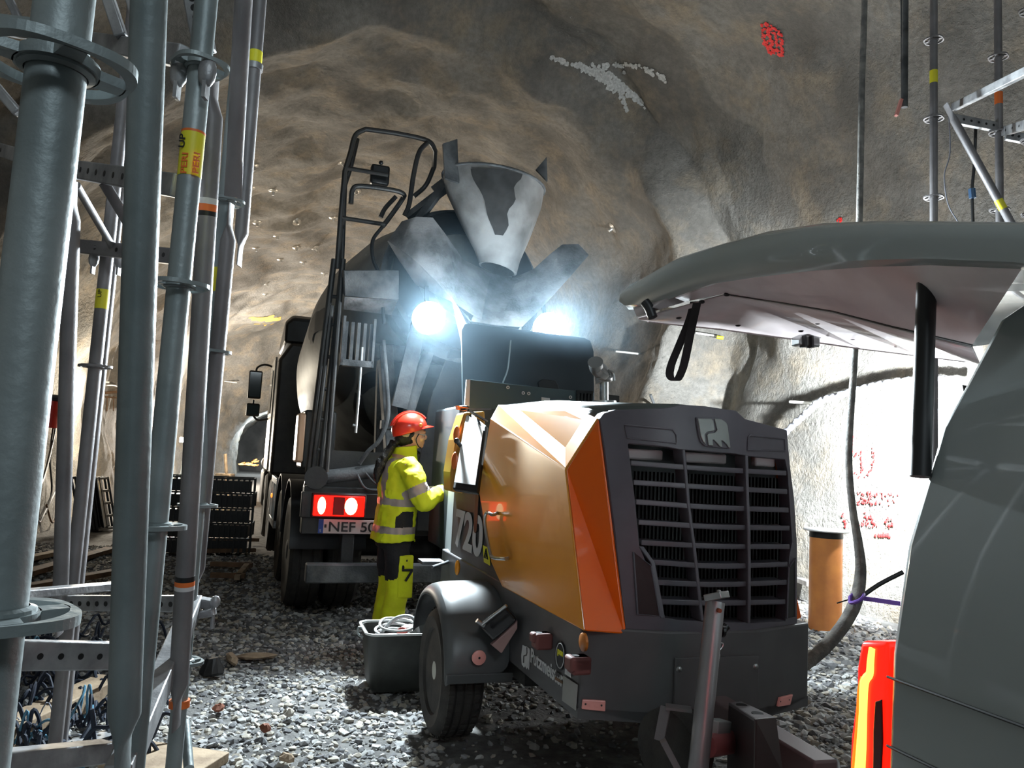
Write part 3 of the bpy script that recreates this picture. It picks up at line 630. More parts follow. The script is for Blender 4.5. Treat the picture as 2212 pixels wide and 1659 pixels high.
# side panels
pa, pb, pc = S_(1062, 905), S_(1225, 1015), F_(1294, 906, 2.80); pd, pe = S_(1078, 876, 1.36), S_(1225, 876, 1.38)
pf = GF(1353, 1370); pg = S_(1265, 1363); ph = S_(1088, 1268); pi_ = S_(1064, 1215); pj = S_(1037, 1060); pm = S_(1245, 1120)
pf2 = GF(1340, 1290)
def side_panel(fn, nm):
    P = [fn(p) for p in (pa, pb, pc, pd, pe, pf, pg, ph, pi_, pj)]
    b = B(); b.add(P, [(9, 8, 7, 6, 1, 0), (0, 1, 2, 4, 3)], 0); b.add([P[1], P[6], P[5], P[2]], [(0, 1, 2, 3)], 1)
    o = b.build(nm, [M_yelor, M_orange], pump, smooth=False)
    so = o.modifiers.new('thick', 'SOLIDIFY'); so.thickness = .018; so.offset = 0
    bv = o.modifiers.new('b', 'BEVEL'); bv.width = .012; bv.segments = 3; bv.limit_method = 'ANGLE'; bv.angle_limit = .5
    return o
SP = side_panel(lambda p: p, 'hood_side_panel'); side_panel(mir, 'hood_side_panel')
# hood roof
b = B(); q0 = pd+KZ*.004; q1 = pe+KZ*.004; q2 = pc+KZ*.004; q3 = GF(1330, 884); q4 = GF(1442, 880)
front = [GF(x, y) for x, y in ((1318, 888), (1440, 878), (1470, 872), (1590, 886), (1612, 905), (1700, 929))]
rear = [pd, K.g(1.5, 4.1, 1.76), K.g(1.6, 4.1, 1.77), K.g(1.9, 4.1, 1.77), K.g(2.0, 4.1, 1.76), mir(pd)]
mid = [pe, K.g(1.5, 3.3, 1.70), K.g(1.6, 3.3, 1.715), K.g(1.9, 3.3, 1.715), K.g(2.0, 3.3, 1.70), mir(pe)]
frb = [p+KA*.02 for p in front]
V = rear+mid+frb; b.add(V, [(i, i+1, i+7, i+6) for i in range(5)]+[(6+i, 7+i, 13+i, 12+i) for i in range(5)])
b.add([pe, pc, front[0]+KA*.02], [(0, 1, 2)]); b.add([mir(pe), mir(pc), front[5]+KA*.02], [(0, 1, 2)])
o = b.build('hood_roof', M_roof, pump, angle=50); so = o.modifiers.new('t', 'SOLIDIFY'); so.thickness = .012
# front mask: border round the grille
OUT = [(1296, 905), (1306, 892), (1330, 885), (1440, 881), (1470, 874), (1520, 877), (1590, 887), (1610, 905), (1700, 929), (1706, 1000), (1716, 1080), (1722, 1180), (1722, 1290), (1722, 1372), (1630, 1384), (1540, 1388), (1440, 1384), (1353, 1372), (1343, 1290), (1332, 1180), (1320, 1080), (1308, 985)]
INN = [(1357, 962), (1357, 960), (1360, 958), (1440, 966), (1470, 972), (1520, 975), (1590, 981), (1612, 985), (1696, 993), (1702, 1020), (1706, 1090), (1712, 1170), (1706, 1200), (1697, 1342), (1630, 1346), (1540, 1344), (1470, 1340), (1432, 1334), (1410, 1250), (1382, 1180), (1372, 1080), (1362, 1000)]
b = B(); n = len(OUT); O = [GF(x, y) for x, y in OUT]; I = [GF(x, y) for x, y in INN]
V = O+I+[p+KA*.07 for p in O]+[p+KA*.07 for p in I]; F = []
for i in range(n):
    j = (i+1) % n; F += [(i, j, n+j, n+i), (j, i, 2*n+i, 2*n+j), (n+i, n+j, 3*n+j, 3*n+i), (2*n+i, 2*n+j, 3*n+j, 3*n+i)]
b.add(V, F); mask = b.build('front_mask', M_hood, pump, bevel=.008, seg=3, angle=50)
# mask seals the gap to the side panel: chamfer strip
b = B(); b.add([GF(1296, 905), GF(1308, 985), GF(1332, 1180), GF(1353, 1372), pf+KA*.03, pc+KA*.01], [(0, 1, 2, 3, 4, 5)]); b.build('mask_edge', M_hood, pump)
# slats: nine openings in each of three columns
L = [(1357, 960), (1363, 1000), (1369, 1042), (1374, 1084), (1380, 1128), (1386, 1172), (1406, 1214), (1413, 1258), (1424, 1300), (1434, 1336)]
Cn = [(1530, 977), (1534, 1013), (1537, 1053), (1540, 1096), (1543, 1138), (1545, 1180), (1547, 1223), (1549, 1263), (1551, 1303), (1552, 1346)]
R = [(1697, 990), (1699, 1022), (1701, 1062), (1704, 1102), (1706, 1141), (1706, 1181), (1702, 1219), (1700, 1258), (1697, 1300), (1693, 1342)]
slat_pts = []
for k in range(1, 9):
    q = spline([GF(*L[k]), GF(*Cn[k]), GF(*R[k])], 8); slat_pts.append(q); b = B()
    b.strip([p-KZ*.010 for p in q], [p+KZ*.010 for p in q], KA*.006)
    top = [p-KZ*.002 for p in q]; b.strip(top, [p+KA*.085+KZ*.012 for p in top], -KZ*.009); b.build('slat', M_hood, mask, bevel=.003)
for px in ([(1476, 971), (1480, 1010), (1487, 1090), (1499, 1180), (1508, 1262), (1517, 1342)], [(1612, 984), (1614, 1060), (1617, 1140), (1618, 1220), (1618, 1300), (1617, 1346)]):
    q = [GF(x, y, -.004) for x, y in px]; b = B(); b.strip([p-KW*.007 for p in q], [p+KW*.007 for p in q], KA*.075); b.build('grille_rib', M_hood, mask, bevel=.003)
# side slots lower left and right of the grille
for px in ([(1367, 1192), (1405, 1222), (1424, 1330), (1376, 1326)], [(1716, 1205), (1702, 1225), (1698, 1335), (1716, 1332)]):
    b = B(); P = [GF(x, y, -.006) for x, y in px]; b.prism(P, KA*.004); b.build('side_slot', M_black, mask, smooth=False)
    b = B(); b.tube(P, .004, 8, closed=True); b.build('slot_lip', M_hood, mask)
b = B(); q = [GF(*p, -.002) for p in ((1385, 1180), (1410, 1215), (1432, 1336))]; b.strip([p-KW*.010 for p in q], [p+KW*.010 for p in q], KA*.06); b.build('grille_rib', M_hood, mask, bevel=.003)
# dark radiator behind the slats
b = B()
for i in range(46): w = 1.40+.018*i; b.box(K, (w, w+.006), (2.90, 2.915), (.80, 1.40))
b.box(K, (1.36, 2.24), (2.93, 2.95), (.76, 1.62)); b.build('radiator', M_black, pump, smooth=False)
for h0, h1 in ((1.40, 1.56), (1.66, 1.86), (2.0, 2.10)): b = B(); b.box(K, (h0, h1), (2.80, 2.84), (1.447, 1.490)); b.build('header_tank', mat('dull_red_white_steel', (.62, .52, .52), .4), pump, bevel=.008)
# recessed fields on the mask
for px in ([(1348, 918), (1452, 928), (1460, 940), (1460, 958), (1354, 946)], [(1616, 944), (1620, 940), (1694, 948), (1695, 974), (1614, 972)]):
    P = [GF(x, y, -.002) for x, y in px]; b = B(); b.tube(P, .0035, 8, closed=True); b.build('moulded_frame', M_hood, mask)
# raised badge: rounded shield with two linked strokes
def gp(x, y, o): return GF(1250+x/3.686, 850+y/3.686, o)
b = B(); b.prism([gp(x, y, -.010) for x, y in ((926, 190), (1055, 190), (1120, 200), (1160, 220), (1178, 255), (1196, 440), (1120, 436), (1000, 420), (965, 390), (948, 340))], KA*.012); b.build('badge_base', M_hood, mask, smooth=False, bevel=.003)
b = B(); b.prism([gp(x, y, -.016) for x, y in ((932, 200), (1040, 202), (1055, 215), (1070, 285), (1062, 300), (1010, 308), (990, 325), (998, 408), (975, 385), (955, 340))], KA*.010)
bd = b.build('badge_stroke', mat('badge_silver', (.24, .25, .24), .35, .5), mask, smooth=False, bevel=.003)
b = B(); b.prism([gp(x, y, -.016) for x, y in ((1065, 203), (1120, 206), (1158, 232), (1170, 258), (1192, 432), (1178, 434), (1160, 405), (1130, 378), (1120, 378), (1128, 428), (1108, 424), (1085, 395), (1058, 370), (1050, 372), (1056, 418), (1018, 414), (1006, 330), (1020, 318), (1068, 312), (1086, 290))], KA*.010)
b.build('badge_stroke', MATS['badge_silver'], mask, smooth=False, bevel=.003)
# lower body
b = B()
def LB(x, y, s): return F_(x, y, s)
c0 = K.g(1.222, 2.78, 0); zb, zt = .49, .80
plan = [(1.222, 5.15), (1.222, 2.78), (1.545, 2.665), (1.945, 2.665), (2.268, 2.78), (2.268, 5.15)]
b.loft([[K.g(w, s, z+(.0 if s > 2.7 else -.05*(z < .6))) for w, s in plan] for z in (zb, zt)]); low = b.build('lower_body', M_low, pump, bevel=.008)
b = B(); b.loft([[K.g(w, s, z) for w, s in plan] for z in (.46, .50)]); b.build('chassis_frame', M_low, pump)
b = B(); b.box(K, (1.56, 1.93), (2.652, 2.664), (.47, .705)); fp = b.build('front_cover_plate', M_low, low, bevel=.002)
for w in (1.575, 1.915):
    b = B(); b.ell(K.g(w, 2.652, .665), (.012, .008, .012), K, 10); b.build('dome_bolt', M_chrome, fp)
# upper rear bodywork, grey, with number
side = [(980, 1218), (985, 1066), (1043, 1060), (1066, 1212), (1090, 1268)]
b = B(); b.box(K, (1.232, 2.258), (3.3, 4.95), (.78, 1.36)); b.build('inner_housing', M_low, pump, bevel=.01)
b = B(); P = [K.g(1.232, 4.95, .76), K.g(1.232, 4.95, 1.33), S_(1043, 1062, 1.226), S_(1066, 1212, 1.226), S_(1092, 1270, 1.226)]; b.prism(P, KW*.012); rp = b.build('rear_side_panel', M_low, pump, smooth=False, bevel=.003)
b = B(); b.hexa([K.g(1.23, 4.94, .74), K.g(1.30, 5.4, .74), K.g(1.32, 5.4, .74), K.g(1.25, 4.94, .74), K.g(1.23, 4.94, 1.30), K.g(1.30, 5.4, 1.24), K.g(1.32, 5.4, 1.24), K.g(1.25, 4.94, 1.30)]); b.build('rear_corner_panel', M_lgrey, pump, bevel=.006)  # rear facet painted lighter grey for the lamp light it catches
p7 = S_(990, 1200, 1.218); p0 = S_(1046, 1218, 1.218); up7 = S_(1042, 1118, 1.218)
text('720', 'painted_number', M_white, rp, K.g(1.218, 4.80, .86), -KA, KZ, .235, width=.62, depth=.002, bold=.03)
b = B(); b.lathe(K.g(1.222, 4.40, 1.13), -KW, [(.0, 0), (.04, 0), (.045, .01), (.0, .012)], 20, sx=.62); 
V = [K.g(1.214, 4.33+.035*math.cos(a), (1.19 if math.sin(a) > 0 else 1.02)+.03*math.sin(a)) for a in np.linspace(0, 2*PI, 24, endpoint=False)]
b = B(); b.prism(V, KW*.01); b.build('grip_recess', M_black, rp, smooth=False)
# warning sticker
b = B(); b.prism([S_(1043, 1178, 1.214), S_(1056, 1184, 1.214), S_(1058, 1222, 1.214), S_(1045, 1214, 1.214)], KW*.003); ws = b.build('warning_sticker', M_yel, rp, smooth=False)
b = B(); tri = [S_(1050, 1186, 1.212), S_(1054, 1208, 1.212), S_(1046, 1204, 1.212)]; b.tube(tri, .004, 6, closed=True); b.tube([tri[0]*.6+(tri[1]+tri[2])*.2, (tri[1]+tri[2])*.45+tri[0]*.1], .004, 6); b.build('warning_sign', M_black, ws)
# maker's name and mark on the lower body
q0 = S_(1145, 1450, 1.2195); q1 = S_(1216, 1507, 1.2195)
d = (q1-q0); d[2] = 0; Ld = np.linalg.norm(d); text('Putzmeister', 'maker_name', M_white, low, np.array([q0[0], q0[1], .530]), d/Ld, KZ, .062, width=Ld, depth=.002, bold=.02)
def mk(x, y, o=0): return S_(900+x/4.148, 1200+y/4.148, 1.2195-o)
b = B(); b.prism([mk(*p, .001) for p in ((952, 803), (990, 818), (1010, 832), (1018, 850), (1010, 1026), (994, 1000), (988, 1018), (975, 990), (966, 1005), (945, 975), (940, 900))], -KW*.002); lm = b.build('maker_mark', M_white, low, smooth=False)
b = B(); b.tube([mk(*p, .004) for p in ((988, 822), (990, 870), (984, 892), (962, 900), (958, 960))], .0035, 6); b.build('mark_groove', M_low, lm)
b = B(); V = [mk(1284+45*math.cos(a), 898+135*math.sin(a), .002) for a in np.linspace(0, 2*PI, 24, endpoint=False)]; b.prism(V, -KW*.002); rs = b.build('round_sticker', M_black, low, smooth=False)
b = B(); b.tube([mk(1284+36*math.cos(a), 898+112*math.sin(a), .006) for a in np.linspace(0, 2*PI, 24, endpoint=False)], .0015, 6, closed=True); b.build('sticker_ring', M_white, rs)
text('pm', 'sticker_lettering', M_yel, rs, mk(1262, 895, .006), -KA, KZ, .026, width=.055, bold=.03)
b = B(); b.prism([mk(*p, .003) for p in ((1318, 1075), (1446, 1160), (1428, 1388), (1306, 1300))], -KW*.002); dp = b.build('data_plate', mat('data_plate_silver', (.30, .29, .27), .5), low, smooth=False)
b = B(); b.prism([mk(*p, .003) for p in ((1334, 1000), (1388, 1015), (1384, 1095), (1330, 1060))], -KW*.002); b.build('small_sticker', M_white, low, smooth=False)
b = B(); b.prism([mk(*p, .003) for p in ((1248, 1040), (1282, 1055), (1278, 1090), (1244, 1072))], -KW*.002); b.build('small_sticker', M_black, low, smooth=False)
b = B(); b.prism([mk(*p, .003) for p in ((1244, 1085), (1310, 1130), (1308, 1150), (1242, 1110))], -KW*.002); b.build('small_sticker', M_woodd, low, smooth=False)
# side reflectors
b = B(); b.lathe(mk(1507, 775, .0), -KW, [(.0, .0), (.034, 0), (.034, .010), (.026, .014), (0, .014)], 24, caps=False); b.build('orange_reflector', mat('amber_reflector', (.50, .17, .03), .3), low)
def fc(x, y, off=0): # on the front-left chamfer of the lower body
    n = np.array([-(2.665-2.78), 0, 0]); a = np.array([1.222, 2.78]); c = np.array([1.545, 2.665]); dd = ray(x, y)
    u = (K.W*(c-a)[0]+K.A*(c-a)[1]); u /= np.linalg.norm(u); nn = np.cross(u, KZ); p0_ = K.g(1.222, 2.78, 0); t = ((p0_-EYE)@nn)/(dd@nn); return EYE+dd*t-dd*off
def fc2(x, y):
    a_ = K.g(1.945, 2.660, 0); u = K.g(2.268, 2.775, 0)-a_; nn = np.cross(u, KZ); dd = ray(x, y); return EYE+dd*(((a_-EYE)@nn)/(dd@nn))
for P in ([fc(x, y, .003) for x, y in ((1258, 1510), (1308, 1513), (1307, 1536), (1256, 1531))], [fc2(x, y) for x, y in ((1682, 1506), (1710, 1499), (1704, 1522), (1678, 1526))]):
    o = decal('pink_reflector', P, M_pinkref, low, .008, .003)
    for i, j in ((0, 1), (1, 0)): b = B(); p = P[i]*.42+P[j]*.08+P[3-i]*.42+P[3-j]*.08; b.ell(p-ray(1280, 1520)*.008, (.004, .004, .004), K, 8); b.build('screw', M_black, o)
# lashing eyes
for px, sc_ in (((1182, 1362), .75), ((1262, 1410), 1.0)):
    p = S_(px[0], px[1], 1.222); l = K.l(p); b = B(); s0, z0 = l[1], l[2]
    b.strip([K.g(w, s0-.0+.0, z0) for w in (1.225, 1.155, 1.14, 1.155, 1.225)][:3], [K.g(w, s0-.07*sc_, z0) for w in (1.225, 1.155, 1.14)], -KZ*.055*sc_)
    b.box(K, (1.15, 1.225), (s0-.07, s0-.0), (z0-.065, z0)); b.build('lashing_eye', mat('primer_red_steel', (.16, .05, .045), .6), low, bevel=.010)
    b = B(); b.cyl(K.g(1.172, s0-.035, z0+.001), K.g(1.172, s0-.035, z0-.02), .014, n=14); b.build('eye_hole', M_black, low)
# handle on the side panel
hx = [(1064, 1112), (1052, 1107), (1047, 1120), (1050, 1150), (1058, 1190), (1062, 1202), (1072, 1206), (1092, 1207)]
P = [S_(1075, 1108, 1.215)]+[S_(x, y, 1.165) for x, y in hx]+[S_(1098, 1206, 1.215)]
b = B(); b.tube(spline(P, 4), .009, 10); b.build('chrome_handle', M_alu, SP)
# control box with its door held open
b = B(); P = [(1004, 890), (1048, 888), (1052, 1060), (1035, 1072), (975, 1062), (974, 1020), (985, 950)]
Q = [F_(x, y, 4.72) for x, y in P]; b.prism(Q, KA*.22); cb = b.build('control_box', mat('control_box_amber', (.55, .27, .04), .4), pump, smooth=False, bevel=.015)
for px in ((987, 938), (983, 995)):
    b = B(); b.ell(F_(px[0]-1, px[1], 4.70), (.02, .03, .055), K, 12); b.build('orange_button', M_tapeo, cb)
b = B(); nd = KW*-.62-KA*.30+KZ*.60; cd = F_(1015, 975, 4.40); P = [EYE+ray(x, y)*((cd-EYE)@nd/(ray(x, y)@nd)) for x, y in ((1008, 884), (1050, 919), (1030, 1063), (977, 1055))]; n = np.cross(P[1]-P[0], P[3]-P[0]); n /= np.linalg.norm(n); n = n if n@(EYE-P[0]) > 0 else -n
b.prism(P, -n*.03); dr = b.build('control_box_door', M_black, pump, smooth=False, bevel=.008)
c = sum(P)/4; Pi = [c+(p-c)*.86+n*.004 for p in P]; b = B(); b.prism(Pi, n*.004); b.build('white_lining', mat('white_door_lining', (.85, .85, .83), .5), dr, smooth=False)
b = B(); lk = P[0]*.47+P[3]*.47+P[1]*.03+P[2]*.03; b.cyl(lk, lk+n*.05, .012); b.ell(lk+n*.05, (.018,)*3, K, 10); b.build('latch_knob', M_black, dr)
hose('stay_wire', [(1012, 886, 2), (1012, 886, 2.01)], .001, M_black, pump) if 0 else None
b = B(); b.bar(F_(1012, 886, 4.62), F_(1052, 910, 4.7), .012, .012); b.bar(F_(1000, 884, 4.8), F_(1056, 884, 4.9), .05, .012); b.build('door_bracket', M_truckb, cb)
b = B(); b.prism([F_(988, 876, 5.0), F_(1015, 882, 5.0), F_(1015, 888, 5.0), F_(990, 884, 5.0)], KA*.06); b.build('red_lamp', M_tapeo, pump, smooth=False)
# hopper lid, mixing hopper edge, outlet pipe
def rr(px, s, th, name, m, bev=.02):
    b = B(); b.prism([F_(x, y, s) for x, y in px], KA*th); return b.build(name, m, pump, smooth=False, bevel=bev, seg=3)
lid = rr([(997, 712), (1003, 700), (1012, 698), (1262, 729), (1276, 736), (1283, 760), (1285, 880), (1000, 880)], 5.62, .025, 'hopper_lid', mat('blue_black_lid', (.022, .030, .036), .35), .006)
rr([(1163, 826), (1172, 819), (1200, 822), (1206, 832), (1208, 842), (1165, 840)], 5.60, .02, 'lid_recess', M_black, .004)
b = B(); b.tube(spline([F_(1103, 735, 5.60), F_(1100, 770, 5.59), F_(1096, 800, 5.59), F_(1086, 827, 5.60)], 5), .006, 8); b.build('lid_cord', M_lgrey, lid)
he = rr([(1015, 820), (1160, 836), (1282, 848), (1283, 884), (1012, 884)], 5.20, .03, 'hopper_edge', mat('hopper_blue_grey', (.045, .075, .085), .45), .003)
b = B(); b.prism([F_(1008, 820, 5.19), F_(1016, 820, 5.19), F_(1014, 878, 5.19), F_(1004, 874, 5.19)], KA*.02); b.build('white_edge', M_white, he, smooth=False)
for x, y in ((1130, 849), (1142, 850), (1232, 858), (1097, 837)):
    b = B(); b.lathe(F_(x, y, 5.192), -KA, [(.006, 0), (.012, 0), (.012, .006), (.006, .006)], 14, caps=False); b.build('washer', M_white, he)
b = B(); b.prism([F_(x, y, 5.19) for x, y in ((1170, 858), (1188, 860), (1188, 872), (1170, 871))], KA*.004); b.build('paper_label', M_white, he, smooth=False)
b = B()
for i in range(5): x = 1247+i*7.2; b.bar(F_(x, 882, 5.16), F_(x+2, 846, 5.16), .012, .03, up=KA)
b.bar(F_(1246, 846, 5.16), F_(1279, 848, 5.16), .03, .02); b.build('grate', M_black, he)
b = B(); b.cyl(F_(1305, 872, 5.1), F_(1305, 823, 5.1), .032); b.cyl(F_(1305, 872, 5.1), F_(1305, 866, 5.1), .09, n=20); pp = b.build('outlet_pipe', M_chrome, pump)
b = B(); b.tube(spline([F_(1302, 826, 5.1), F_(1297, 806, 5.1), F_(1288, 795, 5.0), F_(1286, 782, 4.95)], 5), [.05]*15+[.055], 14)
b.lathe(F_(1305, 816, 5.1), KZ, [(.05, -.03), (.062, -.02), (.062, .02), (.05, .03)], 20); b.lathe(F_(1297, 800, 5.02), -KA*.6+KW*.4+KZ*.6, [(.05, -.02), (.075, -.015), (.075, .03), (.05, .04)], 20); b.build('pipe_elbow', mat('dusty_alloy', (.28, .28, .28), .4, .6), pp)
b = B(); b.bar(F_(1298, 800, 4.98), F_(1322, 812, 5.0), .02, .03); b.tube(spline([F_(1314, 800, 4.98), F_(1325, 806, 4.98), F_(1327, 822, 4.98)], 4), .010, 8); b.build('coupling_clamp', M_chrome, pp)
b = B(); b.prism([F_(x, y, 5.3) for x, y in ((1311, 852), (1338, 855), (1338, 872), (1311, 870))], KA*.1); b.build('hopper_bracket', M_truckb, pump, smooth=False)
# rear body block below the lid
b = B(); b.box(K, (1.30, 2.2), (5.2, 6.0), (.75, 1.78)); b.build('mixing_hopper', mat('hopper_dark', (.03, .04, .045), .6), pump, bevel=.02)
# axle, wheels and wings
AX = 4.02
b = B(); b.bar(K.g(.95, AX, .32), K.g(2.54, AX, .32), .07, .07); b.box(K, (1.3, 1.38), (3.6, 4.3), (.34, .5)); b.box(K, (2.11, 2.19), (3.6, 4.3), (.34, .5)); b.build('axle', M_truckb, pump)
def trailer_wheel(wc, sd):
    ax = KW*sd; c = K.g(wc, AX, .315); b = B()
    b.lathe(c, ax, [(.205, -.085), (.215, -.098), (.27, -.108), (.295, -.095), (.312, -.075), (.316, -.05), (.308, -.047), (.308, -.041), (.317, -.038), (.318, -.003), (.309, 0), (.309, .006), (.318, .009), (.317, .038), (.308, .041), (.308, .047), (.316, .05), (.312, .075), (.295, .095), (.27, .108), (.215, .098), (.205, .085)], 72)
    for k in range(44):
        a = 2*PI*k/44
        for q0, q1 in ((-.078, -.052), (-.034, -.006), (.012, .036), (.052, .078)):
            u = KA*math.cos(a)+KZ*math.sin(a); v = -KA*math.sin(a)+KZ*math.cos(a)
            b.bar(c+u*.3165+ax*q0, c+u*.3165+ax*q1, .026, .008, up=u)
    wh = b.build('wheel', M_rubber, pump, angle=30)
    b = B(); b.lathe(c, ax, [(.210, .085), (.205, .075), (.185, .05), (.18, .03), (.165, .02), (.12, .045), (.07, .05), (.05, .05), (.045, .085), (.0, .09)], 40, caps=False); rim = b.build('rim', mat('cream_rim', (.50, .50, .45), .5, .2), wh)
    for k in range(5):
        a = 2*PI*k/5; b = B(); p = c+(KA*math.cos(a)+KZ*math.sin(a))*.085+ax*.045; b.cyl(p, p+ax*.02, .010, n=6); b.build('wheel_nut', M_chrome, rim)
trailer_wheel(1.035, -1); trailer_wheel(2.50, 1)
for sd, w0, w1 in ((-1, .91, 1.235), (1, 2.625, 2.28)):
    Rr = .42; arc = [(-.42, .05), (-.40, .20), (-.29, .35), (-.10, .425), (.12, .42), (.28, .36), (.38, .26), (.42, .12)]
    b = B(); ws_ = [w0, w0+(w1-w0)*.06, w0+(w1-w0)*.3, w1]; hz = [-.05, 0, .012, .015]
    rings = [[K.g(w, AX+s*(1 if i else .96), .32+z+h) for s, z in arc] for i, (w, h) in enumerate(zip(ws_, hz))]
    V = [p for r_ in rings for p in r_]; m_ = len(arc); b.add(V, [(i*m_+k, i*m_+k+1, (i+1)*m_+k+1, (i+1)*m_+k) for i in range(3) for k in range(m_-1)])
    o = b.build('wing', mat('dusty_black_wing', (.075, .078, .080), .38), pump, angle=60, recalc=False); so = o.modifiers.new('t', 'SOLIDIFY'); so.thickness = .012; sb_ = o.modifiers.new('sub', 'SUBSURF'); sb_.levels = 2; sb_.render_levels = 2
    b = B(); b.prism([K.g(w0, AX-.42, .41), K.g(w1, AX-.42, .41), K.g(w1, AX-.415, .365), K.g(w0, AX-.415, .365)], -KA*.012); fl = b.build('mud_flap', MATS['dusty_black_wing'], pump, smooth=False, bevel=.004)
    if sd < 0:
        c = F_(1034, 1420, AX-.445); b = B(); b.lathe(c, -KA, [(0, 0), (.034, 0), (.034, .008), (.028, .012), (0, .012)], 28, caps=False); rf = b.build('round_reflector', M_pinkref, fl)
        b = B(); b.ell(c-KA*.013, (.006, .003, .006), K, 8); b.build('screw', M_black, rf)
# wheel chock in its holder
def ck(x, y, s): return F_(x, y, s)
b = B(); b.prism([ck(1066, 1388, 3.52), ck(1118, 1340, 3.44), ck(1118, 1358, 3.44), ck(1084, 1412, 3.48), ck(1060, 1392, 3.52)], KA*.02); ch = b.build('chock_holder', M_pinkref and mat('pinkish_galvanised', (.30, .18, .17), .5, .3), pump, smooth=False, bevel=.004)
b = B(); b.hexa([ck(1036, 1355, 3.55), ck(1066, 1388, 3.50), ck(1118, 1340, 3.42), ck(1092, 1310, 3.50), ck(1030, 1345, 3.80), ck(1062, 1350, 3.80), ck(1112, 1320, 3.72), ck(1090, 1305, 3.75)]); b.build('wheel_chock', M_blackgl, pump, bevel=.015, seg=3)
b = B(); b.cyl(ck(1030, 1340, 3.50), ck(1046, 1352, 3.50), .010); b.cyl(ck(1040, 1350, 3.50), ck(1094, 1308, 3.42), .008); b.build('chock_clip', M_alu, pump)
# amber marker lamp
b = B(); b.ell(S_(988, 1226, 1.15), (.015, .03, .045), K, 12); b.build('amber_marker_lamp', mat('amber_lens', (.75, .28, .02), .25), pump)
b = B(); b.box(K, (1.05, 1.2), (4.95, 5.1), (.72, .74)); b.build('lamp_bracket', M_dusty, pump)
b = B(); b.cyl(K.g(1.06, 4.7, .74), K.g(1.25, 5.0, .74), .010); b.build('lamp_rod', M_dusty, pump)
# drawbar, jack, coupling plate, support wheel
b = B(); b.bar(K.g(1.745, 2.9, .52), K.g(1.745, 2.05, .50), .09, .09); db = b.build('drawbar', mat('primed_drawbar', (.13, .09, .09), .55), pump, bevel=.008)
jt0, jt1 = F_(1545, 1300, 2.28), F_(1507, 1672, 2.20)
b = B(); b.tube([jt0, jt1], .0315, 24); jk = b.build('jack_tube', mat('jack_steel', (.34, .34, .35), .38, .6, .2, 6), pump)
b = B(); b.bar(F_(1530, 1291, 2.26), F_(1566, 1284, 2.20), .05, .022); b.cyl(F_(1552, 1292, 2.24), F_(1553, 1274, 2.24), .007); b.build('jack_cap', M_chrome, jk, bevel=.003)
b = B(); b.cyl(F_(1551, 1318, 2.24), F_(1551, 1318, 2.24)-KA*.012, .007); b.build('jack_pin_hole', mat('rust', (.25, .05, .02), .8), jk)
b = B(); b.cyl(F_(1552, 1372, 2.28), F_(1570, 1352, 2.28), .013); b.lathe(F_(1556, 1362, 2.28), KW, [(.01, 0), (.022, 0), (.022, .01), (.01, .01)], 14); b.build('jack_knob', M_blackgl, jk)
b = B(); b.tube(spline([F_(1553, 1388, 2.24), F_(1562, 1390, 2.24), F_(1560, 1398, 2.24), F_(1551, 1408, 2.24)], 4), .002, 6)
for i in range(5): b.ell(F_(1554-i*.9, 1416+i*4.5, 2.24), (.004, .003, .007), K, 6)
b.tube(spline([F_(1549, 1440, 2.25), F_(1546, 1470, 2.25), F_(1541, 1515, 2.25)], 4), .0015, 6); b.build('pin_chain', M_alu, jk)
b = B(); b.cyl(F_(1525, 1612, 2.24), F_(1600, 1600, 2.40), .036); b.build('clamp_tube', mat('primer_red_tube', (.30, .10, .10), .5), db)
b = B(); b.bar(F_(1536, 1570, 2.30), F_(1565, 1570, 2.35), .05, .045, up=KZ); b.build('clamp_block', M_lgrey, db, bevel=.004)
# bent coupling plate with two holes
p1, p2, p3, p4 = F_(1574, 1518, 2.45), F_(1602, 1515, 2.50), F_(1676, 1550, 2.05), F_(1632, 1554, 2.00)
b = B(); b.prism([p1, p2, p3, p4], -KZ*.008); cp = b.build('coupling_plate', M_galvd, db, smooth=False)
for f in (.24, .76): c = (p1+p2)/2*(1-f)+(p3+p4)/2*f; b = B(); b.lathe(c+KZ*.001, KZ, [(.0, 0), (.019, 0), (.019, .0015), (0, .0015)], 20, caps=False); b.build('bolt_hole', M_black, cp)
b = B(); b.prism([p4, p3, F_(1692, 1672, 2.03), F_(1630, 1672, 2.0)], KA*.006); b.prism([p1, p4, F_(1630, 1672, 2.0), F_(1570, 1665, 2.45)], KW*.006); b.build('coupling_cheek', mat('dark_brown_steel', (.035, .024, .024), .5), db, smooth=False)
b = B(); c = F_(1452, 1612, 2.42); ax = -KA*.35-KW*.93; ax = ax/np.linalg.norm(ax)
b.lathe(c, ax, [(.10, -.07), (.125, -.065), (.13, 0), (.125, .035), (.10, .04)], 44); sw = b.build('support_wheel', M_rubber, pump)
b = B(); b.lathe(c, ax, [(.10, .03), (.095, .02), (.03, .015), (0, .03)], 30, caps=False); b.build('wheel_disc', mat('olive_disc', (.20, .20, .14), .5), sw)
b = B(); b.bar(F_(1438, 1526, 2.36), F_(1494, 1533, 2.32), .05, .008); b.bar(F_(1438, 1526, 2.36), F_(1424, 1600, 2.34), .035, .006); b.bar(F_(1432, 1600, 2.30), F_(1470, 1672, 2.28), .03, .02); b.build('wheel_fork', M_galvd, sw)
